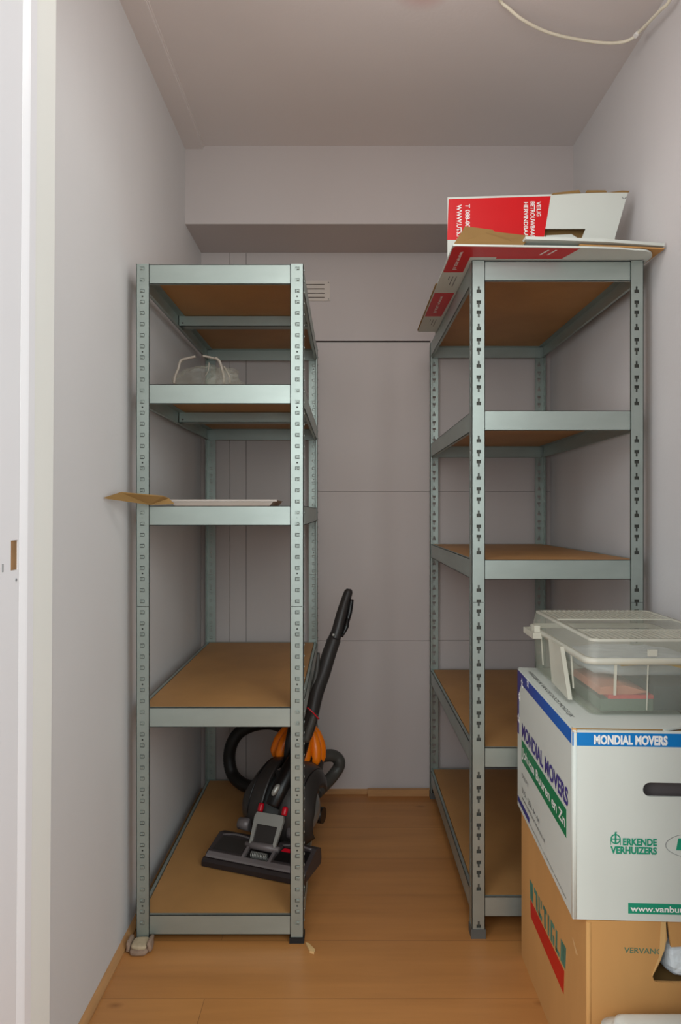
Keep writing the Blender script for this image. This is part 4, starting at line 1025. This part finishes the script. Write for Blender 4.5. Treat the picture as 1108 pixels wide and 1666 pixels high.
# fluted clip lever on the left side and back corner lug
lug = MB().box(TX0 - 0.026, TX0 - 0.004, TY1 - 0.120, TY1 - 0.030, TZ + 0.098, TZ + 0.112)
lug.box(TX0 - 0.020, TX0 - 0.006, TY1 - 0.110, TY1 - 0.085, TZ + 0.112, TZ + 0.128).bevel(0.003, 2)
part('side_clip', lug, M['toter'], tote)
gr = MB().prism([(TX0 - 0.006, TY0 + 0.130, TZ + 0.113), (TX0 - 0.006, TY0 + 0.215, TZ + 0.113), (TX0 - 0.003, TY0 + 0.200, TZ + 0.020), (TX0 - 0.003, TY0 + 0.085, TZ + 0.010)], (-0.009, 0, 0)).bevel(0.002, 2)
part('side_handle', gr, M['toter'], tote)
part('front_latch', MB().box(TX0 + 0.118, TX0 + 0.136, TY0 - 0.004, TY0 + 0.001, TZ + 0.120, TZ + 0.133).bevel(0.001, 1), M['toter'], tote)
# contents
cz = TZ + 0.007
def leaf(name, label, cat, poly, z, th, m, dz=0.0):
    mb = MB().prism([(x, y, z + dz * i) for i, (x, y) in enumerate(poly)], (0, 0, th)); bmesh.ops.triangulate(mb.b, faces=[f for f in mb.b.faces if len(f.verts) == 4 and dz])
    return tag(part(name, mb, m), label, cat, 'contents of the clear tote')
tag(part('slate_box', MB().box(TX0 + 0.138, TX1 - 0.016, TY0 + 0.018, TY0 + 0.20, cz, cz + 0.048).bevel(0.003, 2), M['slate']), 'dark slate plastic case at the right inside the clear tote', 'case', 'contents of the clear tote')
tag(part('document_folder', MB().box(TX0 + 0.046, TX0 + 0.137, TY0 + 0.016, TY0 + 0.20, cz + 0.024, cz + 0.031).bevel(0.001, 1), M['pinkf']), 'bright red folder edge low inside the clear tote', 'folder', 'contents of the clear tote')
tag(part('green_folder', MB().box(TX0 + 0.030, TX0 + 0.136, TY0 + 0.016, TY0 + 0.22, cz, cz + 0.0235).bevel(0.002, 1), mat('grey_green_card', (96, 112, 98), 0.7)), 'grey green folder at the bottom of the clear tote', 'folder', 'contents of the clear tote')
tag(part('salmon_envelope', MB().prism([(TX0 + 0.030, TY0 + 0.02, cz + 0.0315), (TX0 + 0.095, TY0 + 0.02, cz + 0.0315), (TX0 + 0.128, TY0 + 0.02, cz + 0.036), (TX0 + 0.080, TY0 + 0.02, cz + 0.050), (TX0 + 0.032, TY0 + 0.02, cz + 0.046)], (0, 0.16, 0)), M['salmon']), 'salmon coloured paper envelope above the red folder in the clear tote', 'envelope', 'contents of the clear tote')
ps_ = pillow(MB(), TX0 + 0.020, TX1 - 0.020, TY0 + 0.056, TY0 + 0.30, cz + 0.052, cz + 0.086, n=18, seed=3, amp=0.010, k=3)
tag(part('plastic_sleeve', ps_, M['greyp']), 'crumpled grey plastic sleeve lying across the clear tote', 'plastic sleeve', 'contents of the clear tote')
tag(part('ochre_envelope', MB().prism([(TX0 + 0.075, TY0 + 0.022, cz + 0.088), (TX0 + 0.135, TY0 + 0.022, cz + 0.0925), (TX0 + 0.175, TY0 + 0.022, cz + 0.089), (TX0 + 0.230, TY0 + 0.022, cz + 0.074), (TX0 + 0.230, TY0 + 0.022, cz + 0.078), (TX0 + 0.175, TY0 + 0.022, cz + 0.0945), (TX0 + 0.120, TY0 + 0.022, cz + 0.0955)], (0, 0.03, 0)), M['yellow']), 'ochre envelope near the rim inside the clear tote', 'envelope', 'contents of the clear tote')

# ---------------------------------------------------------------- white plastic bin in the lower right corner
bn = root('plastic_bin', 'white plastic bin with closed lid on the floor before the brown moving box', 'storage box', (0.635, 1.15, 0))
def br_(i, r_=0.03): return rrect(0.468 + i, 0.805 - i, 1.066 + i, 1.243 - i, r_)
part('bin_body', loft([(br_(0.030, 0.02), 0.0), (br_(0.028, 0.02), 0.003), (br_(0.012), 0.20)], True, True), M['pwhite'], bn)
part('bin_lid', loft([(br_(0.006), 0.2005), (br_(-0.007), 0.2005), (br_(-0.008), 0.214), (br_(0.003), 0.218), (br_(0.010, 0.02), 0.220), (br_(0.013, 0.018), 0.234), (br_(0.020, 0.014), 0.237), (br_(0.04, 0.01), 0.2375)], True, True), M['pwhite'], bn)
